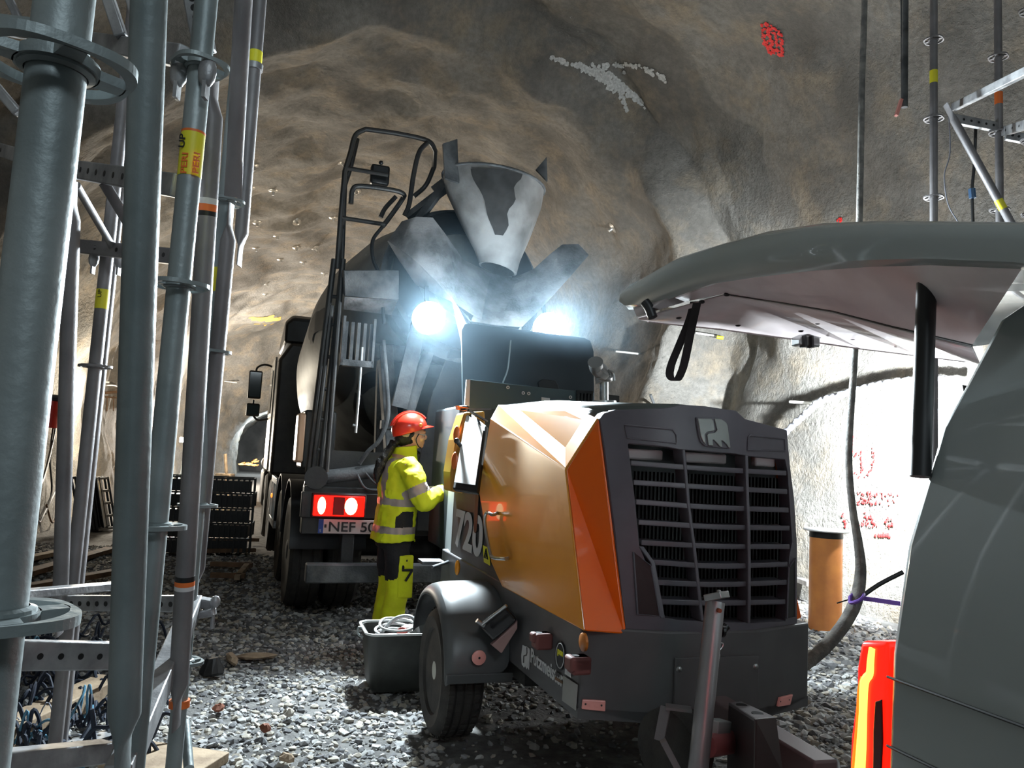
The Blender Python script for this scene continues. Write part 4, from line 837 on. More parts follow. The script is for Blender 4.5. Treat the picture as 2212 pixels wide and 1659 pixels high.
#PART5
# ------------------------------------------------------------------ worker
gp_ = ground(836, 1404); P_ = Fr((gp_[0], gp_[1]), 66)     # A = facing direction, W = her right-hand side
wk = thing('person', 'person in a red helmet and yellow hi-vis jacket working at the pump control box', 'person', P_.g(0, 0, 0))
def ring(c, rw, rs, n=20, tilt=(0, 0), pw=1.0): # ellipse ring in the w-s plane
    return [P_.g(c[0]+rw*math.cos(2*PI*k/n), c[1]+rs*math.sin(2*PI*k/n), c[2]+tilt[0]*math.cos(2*PI*k/n)+tilt[1]*math.sin(2*PI*k/n)) for k in range(n)]
def limb(b, pts, rs, n=14, flat=None): b.tube(spline([P_.g(*p) for p in pts], 5), list(np.interp(np.linspace(0, len(pts)-1, (len(pts)-1)*5+1), range(len(pts)), rs)), n); return b
def solid(b, name, mats, parent, voxel, smooth_it, paint=None, disp=0.0, dscale=8.0):
    """fuse overlapping volumes into one continuous skin"""
    o = b.build(name, mats, parent); md = o.modifiers.new('r', 'REMESH'); md.mode = 'VOXEL'; md.voxel_size = voxel; md.use_smooth_shade = True
    s = o.modifiers.new('s', 'SMOOTH'); s.iterations = smooth_it; s.factor = .5
    dg = bpy.context.evaluated_depsgraph_get(); me = bpy.data.meshes.new_from_object(o.evaluated_get(dg)); old = o.data
    o.modifiers.clear(); o.data = me; bpy.data.meshes.remove(old); me.name = name
    me.materials.clear()
    for m in (mats if isinstance(mats, list) else [mats]): me.materials.append(m)
    off = Vector(root_of(parent))
    if disp > 0:
        for v in me.vertices:
            q = v.co*dscale; v.co += v.normal*disp*(noise.noise(Vector((q.x, q.y, q.z*.8)))+.5*noise.noise(q*2.3))
    mi = [0]*len(me.polygons)
    if paint:
        for p in me.polygons: mi[p.index] = paint(P_.l(np.array(p.center+off)))
    me.polygons.foreach_set('material_index', mi); me.shade_smooth(); me.update(); return o
# arm paths: right arm (towards the camera), left arm behind
RSH, REL, RHD = (.19, .0, 1.35), (.25, .12, 1.095), (.13, .345, 1.185)
LSH, LEL, LHD = (-.19, .03, 1.35), (-.22, .20, 1.11), (-.06, .40, 1.16)
NK = (.0, .03, 1.43); HC = (.0, .095, 1.555)
# body: one continuous skin
b = B()
b.loft([ring((0, 0, z), rw, rs) for z, rw, rs in ((.82, .15, .11), (.95, .155, .11), (1.05, .135, .10), (1.2, .15, .11), (1.32, .16, .105), (1.39, .11, .08), (1.42, .06, .06))])
limb(b, [(0, .015, 1.38), (0, .04, 1.45), (0, .07, 1.52)], [.058, .052, .055])
b.ell(P_.g(0, .075, 1.575), (.074, .095, .098), P_, 20); b.ell(P_.g(0, .115, 1.525), (.052, .058, .062), P_, 16)      # skull, jaw
b.ell(P_.g(0, .155, 1.487), (.026, .022, .020), P_, 10); b.ell(P_.g(0, .168, 1.590), (.045, .018, .018), P_, 10)         # chin, brow
limb(b, [(0, .170, 1.580), (0, .190, 1.555), (0, .196, 1.545)], [.010, .014, .012], 8)                                   # nose
for sd in (-1, 1):
    b.ell(P_.g(sd*.011, .186, 1.541), (.010, .010, .008), P_, 8); b.ell(P_.g(sd*.076, .065, 1.55), (.010, .018, .030), P_, 10); b.ell(P_.g(sd*.042, .150, 1.540), (.022, .022, .022), P_, 10)
b.ell(P_.g(0, .176, 1.518), (.022, .010, .006), P_, 8); b.ell(P_.g(0, .174, 1.508), (.019, .011, .007), P_, 8)           # lips
for SH, EL, HD in ((RSH, REL, RHD), (LSH, LEL, LHD)): limb(b, [SH, EL, HD], [.046, .036, .026])
for sd in (-1, 1): limb(b, [(sd*.085, 0, .88), (sd*.095, .02, .48), (sd*.10, -.01, .06)], [.078, .052, .036])
skin = solid(b, 'body', M_skin, wk, .007, 3)
for sd in (-1, 1):
    b = B(); b.ell(P_.g(sd*.034, .160, 1.562), (.013, .010, .008), P_, 12); ey = b.build('eye', mat('eye_white', (.6, .58, .55), .2), wk)
    b = B(); b.ell(P_.g(sd*.034, .169, 1.562), (.006, .003, .006), P_, 8); b.build('iris', M_black, ey)
b = B(); b.ell(P_.g(0, .177, 1.513), (.021, .008, .0015), P_, 8); b.build('mouth_line', mat('lip_line', (.30, .08, .07), .5), wk)
# hands with fingers
def hand(name, c, d, up, m):
    c = np.array(c); d = np.array(d)/np.linalg.norm(d); up = np.array(up, float); sdv = np.cross(d, up); sdv /= np.linalg.norm(sdv); up = np.cross(sdv, d)
    b = B(); b.loft([[c+d*t+sdv*w*math.cos(a)+up*h*math.sin(a) for a in np.linspace(0, 2*PI, 12, endpoint=False)] for t, w, h in ((-.02, .026, .022), (.02, .038, .020), (.06, .042, .017), (.082, .038, .014))])
    for i, (o, L) in enumerate(((-.030, .060), (-.010, .072), (.011, .068), (.030, .054))):
        q = c+d*.078+sdv*o; b.tube(spline([q, q+d*L*.4-up*.004, q+d*L*.72-up*.022, q+d*L*.80-up*.045], 4), [.0105]*9+[.0100, .0095, .009, .007], 8)
    q = c+d*.015-sdv*.036; b.tube(spline([q, q+d*.03-sdv*.02-up*.012, q+d*.058-sdv*.016-up*.028, q+d*.07-up*.036], 4), [.0125]*6+[.012, .0115, .011, .0105, .010, .009, .008], 8)
    return solid(b, name, m, wk, .0045, 2)
rh = P_.g(*RHD); hand('gloved_hand', rh+P_.A*.0, P_.A*.93-P_.W*.25+P_.Z*.10, P_.Z*.9+P_.W*.4, M_glove)
lh = P_.g(*LHD); hand('gloved_hand', lh, P_.A*.95+P_.W*.1+P_.Z*.2, P_.Z*.9-P_.W*.4, M_glove)
# trousers
PY, PB, PR = 0, 1, 2
def tr_paint(l):
    w, s, z = l
    if .115 < z < .175: return PR
    if z > .545+.10*(w < -.0)*0+.05*math.sin(s*9): return PB
    return PY
b = B(); b.loft([ring((0, -.005, z), rw, rs, 22) for z, rw, rs in ((.74, .165, .125), (.82, .175, .135), (.93, .165, .125), (1.02, .15, .11))])
for sd in (-1, 1): limb(b, [(sd*.080, -.01, .84), (sd*.10, .0, .66), (sd*.105, .015, .45), (sd*.11, -.01, .25), (sd*.112, -.02, .07)], [.088, .095, .083, .082, .088], 18)
solid(b, 'trousers', [M_hiyel, M_navy, M_reflt], wk, .011, 4, tr_paint, .012, 9)
# cargo pocket on the right leg
b = B(); b.hexa([P_.g(.175, -.01, .40), P_.g(.200, -.01, .40), P_.g(.195, .105, .40), P_.g(.150, .105, .40), P_.g(.165, -.01, .70), P_.g(.192, -.01, .70), P_.g(.188, .10, .70), P_.g(.15, .10, .70)]); pk = b.build('leg_pocket', M_hiyel, wk, bevel=.012, seg=3)
b = B(); b.tube([P_.g(.210, .012, .60), P_.g(.206, .090, .60)], .009, 8); b.tube([P_.g(.206, .086, .595), P_.g(.212, .040, .525)], .009, 8); b.build('pocket_trim', M_navy, pk)
b = B(); b.ell(P_.g(.20, .045, .665), (.005, .006, .009), P_, 8); b.build('pocket_button', M_navy, pk)
# boots
for sd in (-1, 1):
    b = B(); b.loft([ring((sd*.112, .02+.0*z, z), rw, rs, 18) for z, rw, rs in ((.0, .052, .13), (.02, .055, .138), (.05, .052, .128), (.08, .045, .09), (.12, .046, .07), (.18, .05, .062))]); b.build('boot', M_rubber, wk)
# jacket with reflective tape painted into the fabric
sa = np.array
def seg_t(l, a, c): a = sa(a); c = sa(c); v = c-a; t = (l-a)@v/(v@v); d = np.linalg.norm(l-a-v*t); return t, d
def jk_paint(l):
    w, s, z = l
    for EL, SH, HD in ((REL, RSH, RHD), (LEL, LSH, LHD)):
        t, d = seg_t(l, SH, EL)
        if abs(w) > .185 or s > .175:
            if .60 < t < .84 and d < .12 and z < 1.26: return 1
            t2, d2 = seg_t(l, EL, HD)
            if .60 < t2 < .72 and d2 < .07: return 1
    if abs(w) > .205 and z > 1.0: return 0
    zz = z+.02*s
    if .845 < zz < .895 or 1.045 < zz < 1.095: return 1
    if z > 1.09 and .075 < abs(w) < .125 and (s < .06 or z < 1.36): return 1
    if w > .02 and -.055 < s < .085 and .895 < z < 1.01 - .9*max(0, (-s-.0))*.8: return 2
    return 0
b = B(); b.loft([ring((0, c, z), rw, rs, 26) for z, rw, rs, c in ((.79, .200, .165, -.015), (.82, .200, .162, -.012), (.90, .190, .152, -.005), (1.00, .182, .145, .0), (1.10, .188, .148, .0), (1.22, .198, .150, -.005), (1.31, .195, .138, -.01), (1.37, .150, .115, .0), (1.40, .085, .085, .015))])
for SH, EL, HD in ((RSH, REL, RHD), (LSH, LEL, LHD)):
    m1 = tuple(sa(SH)*.5+sa(EL)*.5+sa([.02*np.sign(SH[0]), 0, 0])); m2 = tuple(sa(EL)*.45+sa(HD)*.55+sa([0, 0, -.01]))
    limb(b, [tuple(sa(SH)*sa([.7, 1, 1])), m1, EL, m2, tuple(sa(HD)-(sa(HD)-sa(EL))*.10)], [.088, .080, .072, .062, .044], 18)
jk_ = solid(b, 'jacket', [M_hiyel, M_reflt, M_navy], wk, .0085, 4, jk_paint, .020, 9)
b = B(); n = 24
def cr(z, r, dz, f=1): return [P_.g(r*.92*math.cos(2*PI*k/n), .035+r*math.sin(2*PI*k/n)*1.05, z+dz*math.sin(2*PI*k/n)) for k in range(n)]
b.loft([cr(1.375, .098, -.01), cr(1.42, .088, .0), cr(1.475, .086, .012), cr(1.478, .078, .012), cr(1.42, .078, 0), cr(1.38, .085, -.01)], caps=False); b.build('collar', M_hiyel, jk_)
b = B(); b.tube(spline([P_.g(.05, .140, 1.03), P_.g(.055, .148, .95), P_.g(.05, .150, .86)], 4), .004, 6); b.build('zip', M_navy, jk_)
for HD, EL in ((RHD, REL), (LHD, LEL)):
    v = sa(HD)-sa(EL); v /= np.linalg.norm(v); b = B(); b.tube([P_.g(*(sa(HD)-v*.05)), P_.g(*(sa(HD)+v*.015))], [.047, .042], 18); b.build('cuff', M_hiyel, jk_)
# hair: low pony tail
b = B(); b.ell(P_.g(0, .035, 1.55), (.080, .088, .085), P_, 18)
limb(b, [(0.0, -.05, 1.50), (.03, -.095, 1.44), (.055, -.150, 1.35), (.07, -.178, 1.27), (.09, -.180, 1.19)], [.034, .033, .040, .032, .006], 12)
limb(b, [(.06, .075, 1.59), (.078, .06, 1.56), (.074, .04, 1.52)], [.012, .013, .01], 8); solid(b, 'hair', M_hair, wk, .008, 2, None, .008, 30)
# helmet
hc = P_.g(0, .058, 1.612); b = B(); th_ = -.16
HA = P_.A*math.cos(.34)+P_.Z*math.sin(.34); HZ = np.cross(P_.W, HA)
def hp_(a, e, k=1.0): r = (.114*k, .136*k, .124*k); return hc+P_.W*r[0]*math.cos(e)*math.cos(a)+HA*r[1]*math.cos(e)*math.sin(a)+HZ*r[2]*math.sin(e)
N = 36; rows = [-.22, -.12, 0, .2, .4, .62, .85, 1.08, 1.3]
V = [hp_(2*PI*k/N, e, 1+.012*(i == 0)+ .03*max(0, math.cos((k-N/4)*2*PI/N*1)**8)*(.9 < e)) for i, e in enumerate(rows) for k in range(N)]; V.append(hp_(0, PI/2, 1.0)+HZ*.004)
F = [(i*N+k, i*N+(k+1) % N, (i+1)*N+(k+1) % N, (i+1)*N+k) for i in range(len(rows)-1) for k in range(N)]+[((len(rows)-1)*N+k, (len(rows)-1)*N+(k+1) % N, len(V)-1) for k in range(N)]
b.add(V, F); hm = b.build('helmet', M_helm, wk, angle=60); so = hm.modifiers.new('t', 'SOLIDIFY'); so.thickness = .004
# ridges, visor
b = B()
for w in (-.035, 0, .035): b.tube([hc+P_.W*w*(1 if abs(e-PI/2) < 1.2 else .9)+HA*.139*math.cos(e)+HZ*(.124-abs(w)*.22)*math.sin(e) for e in np.linspace(.35, PI-.5, 16)], .009, 8)
b.build('helmet_ridge', M_helm, hm)
b = B(); V0 = []; V1 = []
for k in range(15):
    a = PI*.5+(k-7)*.155; V0.append(hp_(a, -.14)); V1.append(hp_(a, -.20)+(HA*.055-HZ*.016)*math.cos((k-7)*.215)**1.0)
b.strip(V0, V1, HZ*.005); b.build('visor', M_helm, hm)
b = B(); b.ell(hp_(.45, .05)+P_.W*.002, (.006, .016, .014), P_, 10); b.build('helmet_clip', mat('helmet_slot_orange', (.8, .22, .03), .4), hm)
b = B(); b.strip([hp_(a, -.28, .90) for a in np.linspace(PI*1.15, PI*1.9, 12)], [hp_(a, -.46, .90) for a in np.linspace(PI*1.2, PI*1.85, 12)], P_.A*.004); b.build('head_band', mat('dull_pink_grey', (.45, .30, .27), .7), hm)
b = B(); b.tube(spline([P_.g(.086, .11, 1.575), P_.g(.083, .09, 1.53), P_.g(.066, .115, 1.485), P_.g(.02, .15, 1.47)], 5), .004, 6); b.build('chin_strap', M_black, hm)
# safety glasses
b = B(); b.tube(spline([P_.g(.075, .07, 1.572), P_.g(.068, .14, 1.570), P_.g(.055, .176, 1.568)], 4), .003, 6); b.tube(spline([P_.g(.058, .172, 1.572), P_.g(.03, .186, 1.574), P_.g(0, .192, 1.572), P_.g(-.03, .186, 1.574), P_.g(-.058, .172, 1.572)], 4), .003, 6); b.build('safety_glasses', mat('clear_grey_plastic', (.30, .33, .36), .1), wk)
# the red tool in her hands
b = B(); b.tube([lh+P_.A*.06+P_.Z*.01, lh+P_.A*.20+P_.Z*.10], .012, 10); b.tube([lh+P_.A*.06+P_.Z*.035-P_.W*.02, lh+P_.A*.20+P_.Z*.125-P_.W*.02], .010, 10)
tag(b.build('hand_tool', M_red, None, pivot=lh+P_.A*.06), 'red two-bar hand tool held against the control box', 'tool')

# ------------------------------------------------------------------ mortar tub with cable in it
tc_ = ground(868, 1500); tub = thing('mortar_tub', 'dark plastic mortar tub with a pale rim beside the trailer wheel', 'tub', tc_)
TF = Fr((tc_[0], tc_[1]), -17.8)
def rrect(z, a, c, r=.06, n=6, o=0.0): 
    out = []
    for cx_, cy_, a0 in ((a-r, c-r, 0), (-a+r, c-r, PI/2), (-a+r, -c+r, PI), (a-r, -c+r, 1.5*PI)):
        for k in range(n): t = a0+PI/2*k/(n-1); out.append(TF.g(cx_+(r+o)*math.cos(t), .20+cy_+(r+o)*math.sin(t), z))
    return out
b = B(); b.loft([rrect(.0, .17, .15), rrect(.02, .18, .16), rrect(.34, .22, .19), rrect(.34, .21, .18), rrect(.03, .17, .15)], caps=False); b.add(rrect(.03, .17, .15), [tuple(range(24))]); b.build('tub_wall', mat('dark_tub_plastic', (.028, .030, .026), .5, 0, .4, 9), tub)
b = B(); b.tube(rrect(.345, .228, .198), .008, 8, closed=True); b.build('rim', mat('pale_tub_rim', (.62, .62, .60), .5), tub)
b = B(); b.tube(spline([TF.g(-.22, .20, .34), TF.g(-.255, .20, .35), TF.g(-.255, .20, .31), TF.g(-.225, .20, .29)], 4), .007, 8); b.build('handle', M_lgrey, tub)
b = B(); pts_ = []
for k in range(60): a = k*.42; pts_.append(TF.g(-.02+(.12+.015*math.sin(k*.7))*math.cos(a), .20+(.10+.012*math.cos(k))*math.sin(a), .25+.0022*k+.025*math.sin(a)))
b.tube(spline(pts_, 3), .008, 8); tag(b.build('cable_coil', mat('pale_cable', (.55, .55, .54), .5), None, pivot=TF.g(-.02, .2, .25)), 'pale cable coiled in the dark mortar tub', 'cable')
b = B(); b.tube(spline([TF.g(-.12, .22, .30), TF.g(-.03, .20, .40), TF.g(.07, .16, .41), TF.g(.11, .10, .30)], 6), .012, 10); b.tube([TF.g(-.12, .22, .30), TF.g(-.155, .24, .27)], .017, 10)
tag(b.build('rubber_hose', mat('grey_rubber_hose', (.30, .30, .30), .5), None, pivot=TF.g(-.12, .22, .30)), 'short grey hose arched over the rim of the mortar tub', 'hose')
b = B(); b.ell(TF.g(.06, .2, .33), (.06, .03, .035), TF, 12, 0); b.ell(TF.g(.01, .17, .325), (.035, .03, .028), TF, 12, 1)
tag(b.build('rag', [mat('white_rag', (.65, .63, .6), .9), mat('pink_red_rag', (.55, .12, .1), .8)], None, pivot=TF.g(.06, .2, .30)), 'crumpled red and white rag in the mortar tub', 'rag')

# ------------------------------------------------------------------ van with its tailgate raised
van = thing('van', 'pale grey van at right with raised tailgate and lit tail lamp', 'van', K.g(2.0, -.5, 0))
def body_ring(s, top=1.80): 
    P = [(1.20, .35), (1.16, .50), (1.15, .85), (1.15, 1.10), (1.165, 1.30), (1.20, 1.52), (1.26, 1.72), (1.36, top), (2.64, top), (2.74, 1.72), (2.80, 1.52), (2.835, 1.30), (2.85, 1.10), (2.85, .85), (2.84, .5), (2.80, .35)]
    return P
def ss(z, base):  # rear edge slopes forward with height
    return base-(.0 if z < 1.0 else .03*(z-1.0)/.3 if z < 1.3 else .03+.15*((z-1.3)/.5)**1.5)
b = B(); rings = []
for base in (-3.2, -2.2, -1.2, -.2, .55, 1.0, 1.16, 1.195):
    rings.append([K.g(w, (ss(z, base) if base > .5 else base), z) for w, z in body_ring(base)])
b.loft(rings); vb = b.build('body_shell', M_van, van, angle=40, bevel=.015, seg=3)
# panel joints
for z, s0 in ((1.054, -2), (.930, -2)):
    b = B(); b.tube([K.g(1.1485 if z > 1 else 1.149, 1.19, z), K.g(1.1485 if z > 1 else 1.149, s0, z-.0)], .0028, 6); b.build('panel_joint', M_black, vb)
for w, s in ((1.12, -2.4), (2.88, -2.4), (1.12, .2), (2.88, .2)):
    b = B(); b.lathe(K.g(w+(.13 if w < 2 else -.13), s, .32), KW*(-1 if w < 2 else 1), [(.2, -.1), (.29, -.1), (.32, -.07), (.32, .07), (.29, .1), (.2, .1)], 32); wh = b.build('wheel', M_rubber, van)
    b = B(); b.lathe(K.g(w+(.13 if w < 2 else -.13), s, .32), KW*(-1 if w < 2 else 1), [(.2, .1), (.18, .05), (.05, .06), (0, .07)], 24, caps=False); b.build('rim', M_alu, wh)
b = B(); b.box(K, (1.2, 2.8), (1.12, 1.30), (.38, .60)); b.build('bumper', M_black, van, bevel=.03, seg=3)
b = B(); b.box(K, (1.30, 2.7), (1.02, 1.14), (.60, .74)); b.build('load_sill', M_black, van)
# tail lamp
lampP = [S_(x, y, 1.16) for x, y in ((1858, 1384), (1918, 1386), (1920, 1460), (1920, 1560), (1918, 1680), (1832, 1680), (1836, 1590), (1848, 1500), (1849, 1440))]
b = B(); Q0 = lampP; Q1 = [p+KW*.09 for p in lampP]; b.prism(Q0, KW*.09); tlamp = b.build('tail_lamp', M_tlred, van, bevel=.010, seg=3)
def lamp_strip(px, r, m, nm): b = B(); q = spline([S_(x, y, 1.158) for x, y in px], 5); b.tube(q, list(np.interp(np.linspace(0, len(r)-1, len(q)), range(len(r)), r)), 10); return b.build(nm, m, tlamp)
lamp_strip([(1884, 1400), (1881, 1430), (1879, 1455), (1868, 1475), (1865, 1540), (1862, 1610), (1858, 1675)], [.006, .007, .0075, .009, .008, .010, .011], M_tlyel, 'lit_strip')
lamp_strip([(1862, 1462), (1858, 1490), (1854, 1560), (1846, 1670)], [.003, .005, .005, .007], M_tlor, 'lit_strip')
b = B(); q = [S_(x, y, 1.1565) for x, y in ((1893, 1515), (1908, 1510), (1910, 1600), (1906, 1680), (1888, 1680), (1889, 1580))]; b.prism(q, -KW*.004); b.build('dark_insert', mat('dark_red_insert', (.10, .004, .004), .25), tlamp, smooth=False, bevel=.004)
# raised tailgate
topx = [(1350, 634), (1365, 615), (1400, 596), (1460, 560), (1545, 534), (1640, 508), (1760, 490), (1900, 481), (2040, 479), (2212, 487), (2330, 505)]
lowx = [(1353, 648), (1366, 662), (1392, 662), (1450, 640), (1543, 606), (1640, 591), (1760, 577), (1880, 571), (2000, 570), (2212, 573), (2330, 590)]
botx = [(1356, 652), (1376, 680), (1402, 690), (1470, 672), (1560, 637), (1640, 640), (1760, 640), (1880, 640), (2000, 640), (2212, 650), (2330, 665)]
rings = []
for (a, c) in zip(topx, lowx):
    tp, lw = S_(a[0], a[1], 1.20), S_(c[0], c[1], 1.15); lt, ll = K.l(tp), K.l(lw); s = (lt[1]+ll[1])/2; zt, zl = lt[2], ll[2]; h = zt-zl
    if len(rings) == 0: s += .0
    rings.append((s, zt, zl))
b = B(); R_ = []
for s, zt, zl in rings:
    h = zt-zl
    R_.append([K.g(w, s, z) for w, z in ((1.165, zl), (1.150, zl+h*.12), (1.152, zl+h*.55), (1.165, zl+h*.85), (1.20, zt), (1.32, zt+.012), (1.85, zt+.03), (2.38, zt+.012), (2.50, zt), (2.535, zl+h*.85), (2.548, zl+h*.55), (2.55, zl+h*.12), (2.535, zl), (2.50, zl+.01), (2.46, zl+h*.25), (1.24, zl+h*.25), (1.20, zl+.01))])
b.loft(R_); tg = b.build('tailgate', M_van, van, angle=50)
# inner lining of the tailgate: rounded side member, flat trim panel with plugs
b = B(); A0 = [S_(x, y, 1.165) for x, y in ((1366, 662), (1450, 640), (1543, 606), (1640, 591), (1760, 577), (1985, 570), (2212, 573))]
zf = [.0]*7
C1 = [F_(1376, 684, 2.22), F_(1480, 652, 2.10), F_(1565, 634, 1.98), F_(1680, 652, 1.74), F_(1800, 672, 1.55), F_(1940, 708, 1.34), F_(2100, 745, 1.12)]
b.add(A0+C1, [(i, i+1, 8+i, 7+i) for i in range(6)]); o = b.build('inner_side_member', M_vantrim, tg); 
C2 = [F_(1400, 691, 2.24), F_(1560, 708, 2.26), F_(1720, 730, 2.27), F_(1860, 750, 2.28), F_(1990, 766, 2.28), F_(2085, 778, 2.28), F_(2120, 790, 2.2)]
C1b = [F_(1378, 686, 2.22), F_(1460, 664, 2.12), F_(1565, 635, 1.98), F_(1680, 653, 1.74), F_(1800, 673, 1.55), F_(1940, 709, 1.34), F_(2100, 746, 1.12)]
b = B(); b.add(C1b+C2, [(i, i+1, 8+i, 7+i) for i in range(6)]); tp_ = b.build('trim_panel', M_vantrim, tg); so = tp_.modifiers.new('t', 'SOLIDIFY'); so.thickness = .006
b = B(); b.tube(C2[:6], .009, 8); b.build('tailgate_edge', M_vantrim, tg)
b = B(); b.tube(C1b[2:], .0025, 6); b.build('trim_seam', M_black, tp_)
from mathutils.geometry import intersect_ray_tri
def onpanel(x, y):
    V = C1b+C2
    for i in range(6):
        for t in ((i, i+1, 8+i), (i, 8+i, 7+i)):
            r_ = intersect_ray_tri(*[Vector(V[k]) for k in t], Vector(ray(x, y)), Vector(EYE), True)
            if r_ is not None: return np.array(r_)
for x, y in ((1570, 636), (1516, 652), (1732, 661), (1880, 682), (1466, 686), (1594, 702), (1766, 697), (1842, 731), (1730, 714), (1790, 723), (1943, 722), (1936, 747), (2034, 760), (2018, 703)):
    q = onpanel(x, y)
    if q is None: q = F_(x, y, 1.8)
    q = q-ray(x, y)*.014; b = B(); b.ell(q, (.010, .010, .006), K, 10); b.build('trim_plug', M_black, tp_)
q = F_(1738, 737, 2.235); b = B(); b.bar(F_(1718, 733, 2.24), F_(1762, 738, 2.24), .05, .045); la = b.build('latch', M_chrome, tg, bevel=.006)
b = B(); b.bar(F_(1733, 738, 2.215), F_(1737, 738, 2.215), .03, .04); b.bar(F_(1748, 739, 2.215), F_(1752, 739, 2.215), .03, .04); b.build('latch_slot', M_black, la)
b = B(); b.tube(spline([F_(1393, 652, 2.18), F_(1402, 665, 2.17), F_(1410, 686, 2.16)], 4), .016, 12); b.build('rubber_stop', M_black, tg)
q = [(1500, 652), (1490, 690), (1468, 745), (1450, 790), (1448, 815), (1462, 822), (1474, 800), (1482, 770), (1492, 720), (1506, 655)]
b = B(); Pq = spline([F_(x, y, 2.10-.01*i) for i, (x, y) in enumerate(q)], 5); u = KW*.75+KA*-.66; n = len(Pq)
b.strip([p-u*.012 for p in Pq], [p+u*.012 for p in Pq], KZ*.002+KA*.002); b.build('pull_strap', mat('dark_webbing', (.022, .018, .020), .8, 0, .3, 60), tg)
b = B(); b.tube([S_(2002, 600, 1.22), S_(1988, 1030, 1.17)], .0185, 14); gs_ = b.build('gas_strut', M_black, van)
b = B(); b.tube([S_(2004, 575, 1.225), S_(2002, 640, 1.22)], .010, 12); b.build('strut_rod', M_black, gs_)
b = B(); b.prism([S_(1990, 571, 1.2), S_(2038, 571, 1.2), S_(2030, 590, 1.2), S_(2016, 600, 1.2), S_(1992, 596, 1.2)], KW*.03); b.build('strut_bracket', M_black, tg, bevel=.004)
#PART6
# ------------------------------------------------------------------ scaffold at the left
scl = thing('scaffold_tower', 'galvanised ring-lock scaffold tower standing at the left edge, close to the camera', 'scaffold', ground(200, 1640))
def rosette(c, parent, m, r=.060, up=KZ):
    """flower-shaped ring disc: eight lobes with holes"""
    b = B(); N = 64; out = []; inn = []
    for k in range(N):
        a = 2*PI*k/N; rr_ = r*(1+.055*math.cos(4*a)); out.append(c+np.array([math.cos(a), math.sin(a), 0])*rr_); inn.append(c+np.array([math.cos(a), math.sin(a), 0])*.026)
    # lobes: four large openings leave spokes
    mid0 = [c+np.array([math.cos(2*PI*k/N), math.sin(2*PI*k/N), 0])*r*.86 for k in range(N)]; mid1 = [c+np.array([math.cos(2*PI*k/N), math.sin(2*PI*k/N), 0])*.034 for k in range(N)]
    h = np.array([0, 0, .009])
    b.strip(out, mid0, h, closed=True); b.strip(mid1, inn, h, closed=True)
    for q in range(4):
        a0 = PI/4+q*PI/2; k0 = [c+np.array([math.cos(a0+t), math.sin(a0+t), 0])*.033 for t in (-.35, 0, .35)]; k1 = [c+np.array([math.cos(a0+t), math.sin(a0+t), 0])*r*.88 for t in (-.16, 0, .16)]
        b.strip(k0, k1, h)
    b.lathe(c-[0, 0, .004], KZ, [(.0255, 0), (.031, .002), (.031, .016), (.0255, .018)], 24, caps=False)
    return b.build('rosette', m, parent, smooth=False)
def band(parent, p0, p1, r, m, name): b = B(); b.tube([p0, p1], r, 24); return b.build(name, m, parent)
def standard(px, py, D, z0, z1, ros, m=M_galv, parent=scl, rr_=.060):
    p = at(px, py, D); b = B(); base = np.array([p[0], p[1], 0]); prof_ = [(.02415, z0), (.02415, z1)]
    b.tube([base+[0, 0, z0], base+[0, 0, z1]], .02415, 28); st = b.build('standard', m, parent)
    for y in ros:
        d = ray(px, y); t = base[1]/d[1]; z = (EYE+d*t)[2]; rosette(base+[0, 0, z], st, m, rr_)
    return st, base
def zat(base, y, x): d = ray(x, y); return (EYE+d*(base[1]/d[1]))[2]
def band_on(st, base, x, y0, y1, m, nm, r=.0248): 
    z0, z1 = zat(base, y0, x), zat(base, y1, x); return band(st, base+[0, 0, z0], base+[0, 0, z1], r, m, nm)
def brace(pxs, m=M_galv, parent=scl, r=.02415, ends=(1, 1), name='diagonal_brace'):
    """tube with flattened ends"""
    P0 = at(*pxs[0]); P1 = at(*pxs[1]); L = np.linalg.norm(P1-P0); d = (P1-P0)/L; ts = []; rs = []; fl = []
    e = .07; f = (1.15, .16)
    if ends[0]: ts += [0, .02, e, e+.05]; fl += [f, f, f, (1, 1)]
    else: ts += [0]; fl += [(1, 1)]
    if ends[1]: ts += [L-e-.05, L-e, L-.02, L]; fl += [(1, 1), f, f, f]
    else: ts += [L]; fl += [(1, 1)]
    b = B(); b.tube([P0+d*t for t in ts], [r if g[0] == 1 else r*.92 for g in fl], 24, flat=fl); return b.build(name, m, parent), P0, P1
def rail(a, c, h=.055, w=.035, m=M_rail, parent=scl, name='ledger', holes=8, h0=.1):
    """rectangular ledger with a row of holes and heads at its ends"""
    P0, P1 = at(*a), at(*c); d = P1-P0; L = np.linalg.norm(d); d = d/L; b = B(); b.bar(P0, P1, w, h)
    x = np.cross(d, KZ); x /= np.linalg.norm(x); y = np.cross(x, d)
    o = b.build(name, m, parent, bevel=.004)
    side = -1 if x@(P0-EYE) > 0 else 1
    hb = B()
    for i in range(holes):
        t = L*(h0+(1-2*h0)*(i+.5)/holes); p = P0+d*t+x*side*(w/2); hb.lathe(p+x*side*.0002, x*side, [(.0, 0), (.0085, 0), (.0085, .0008), (0, .0008)], 14, caps=False)
    if holes: tag(hb.build('hole_row', M_black, o), kind='stuff') if 0 else hb.build('hole_row', M_black, o)
    return o
def wedge_head(c, parent, s=1.0, m=M_rail):
    b = B(); b.ell(c, (.02*s, .016*s, .035*s), None, 12); b.bar(c+[0, 0, .03*s], c+[0, 0, -.06*s], .008*s, .022*s, up=(0, 1, 0)); b.build('wedge_head', m, parent)
s1, b1 = standard(88, 450, .655, -.0, 2.6, (150, 1352), M_galv, rr_=.064)
wedge_head(b1+[-.03, -.0, zat(b1, 1330, 40)+.03], scl, 1.2, M_galvd)
brace([(324, -60, 1.02), (263, 1700, 1.27)], M_galv, ends=(0, 1))
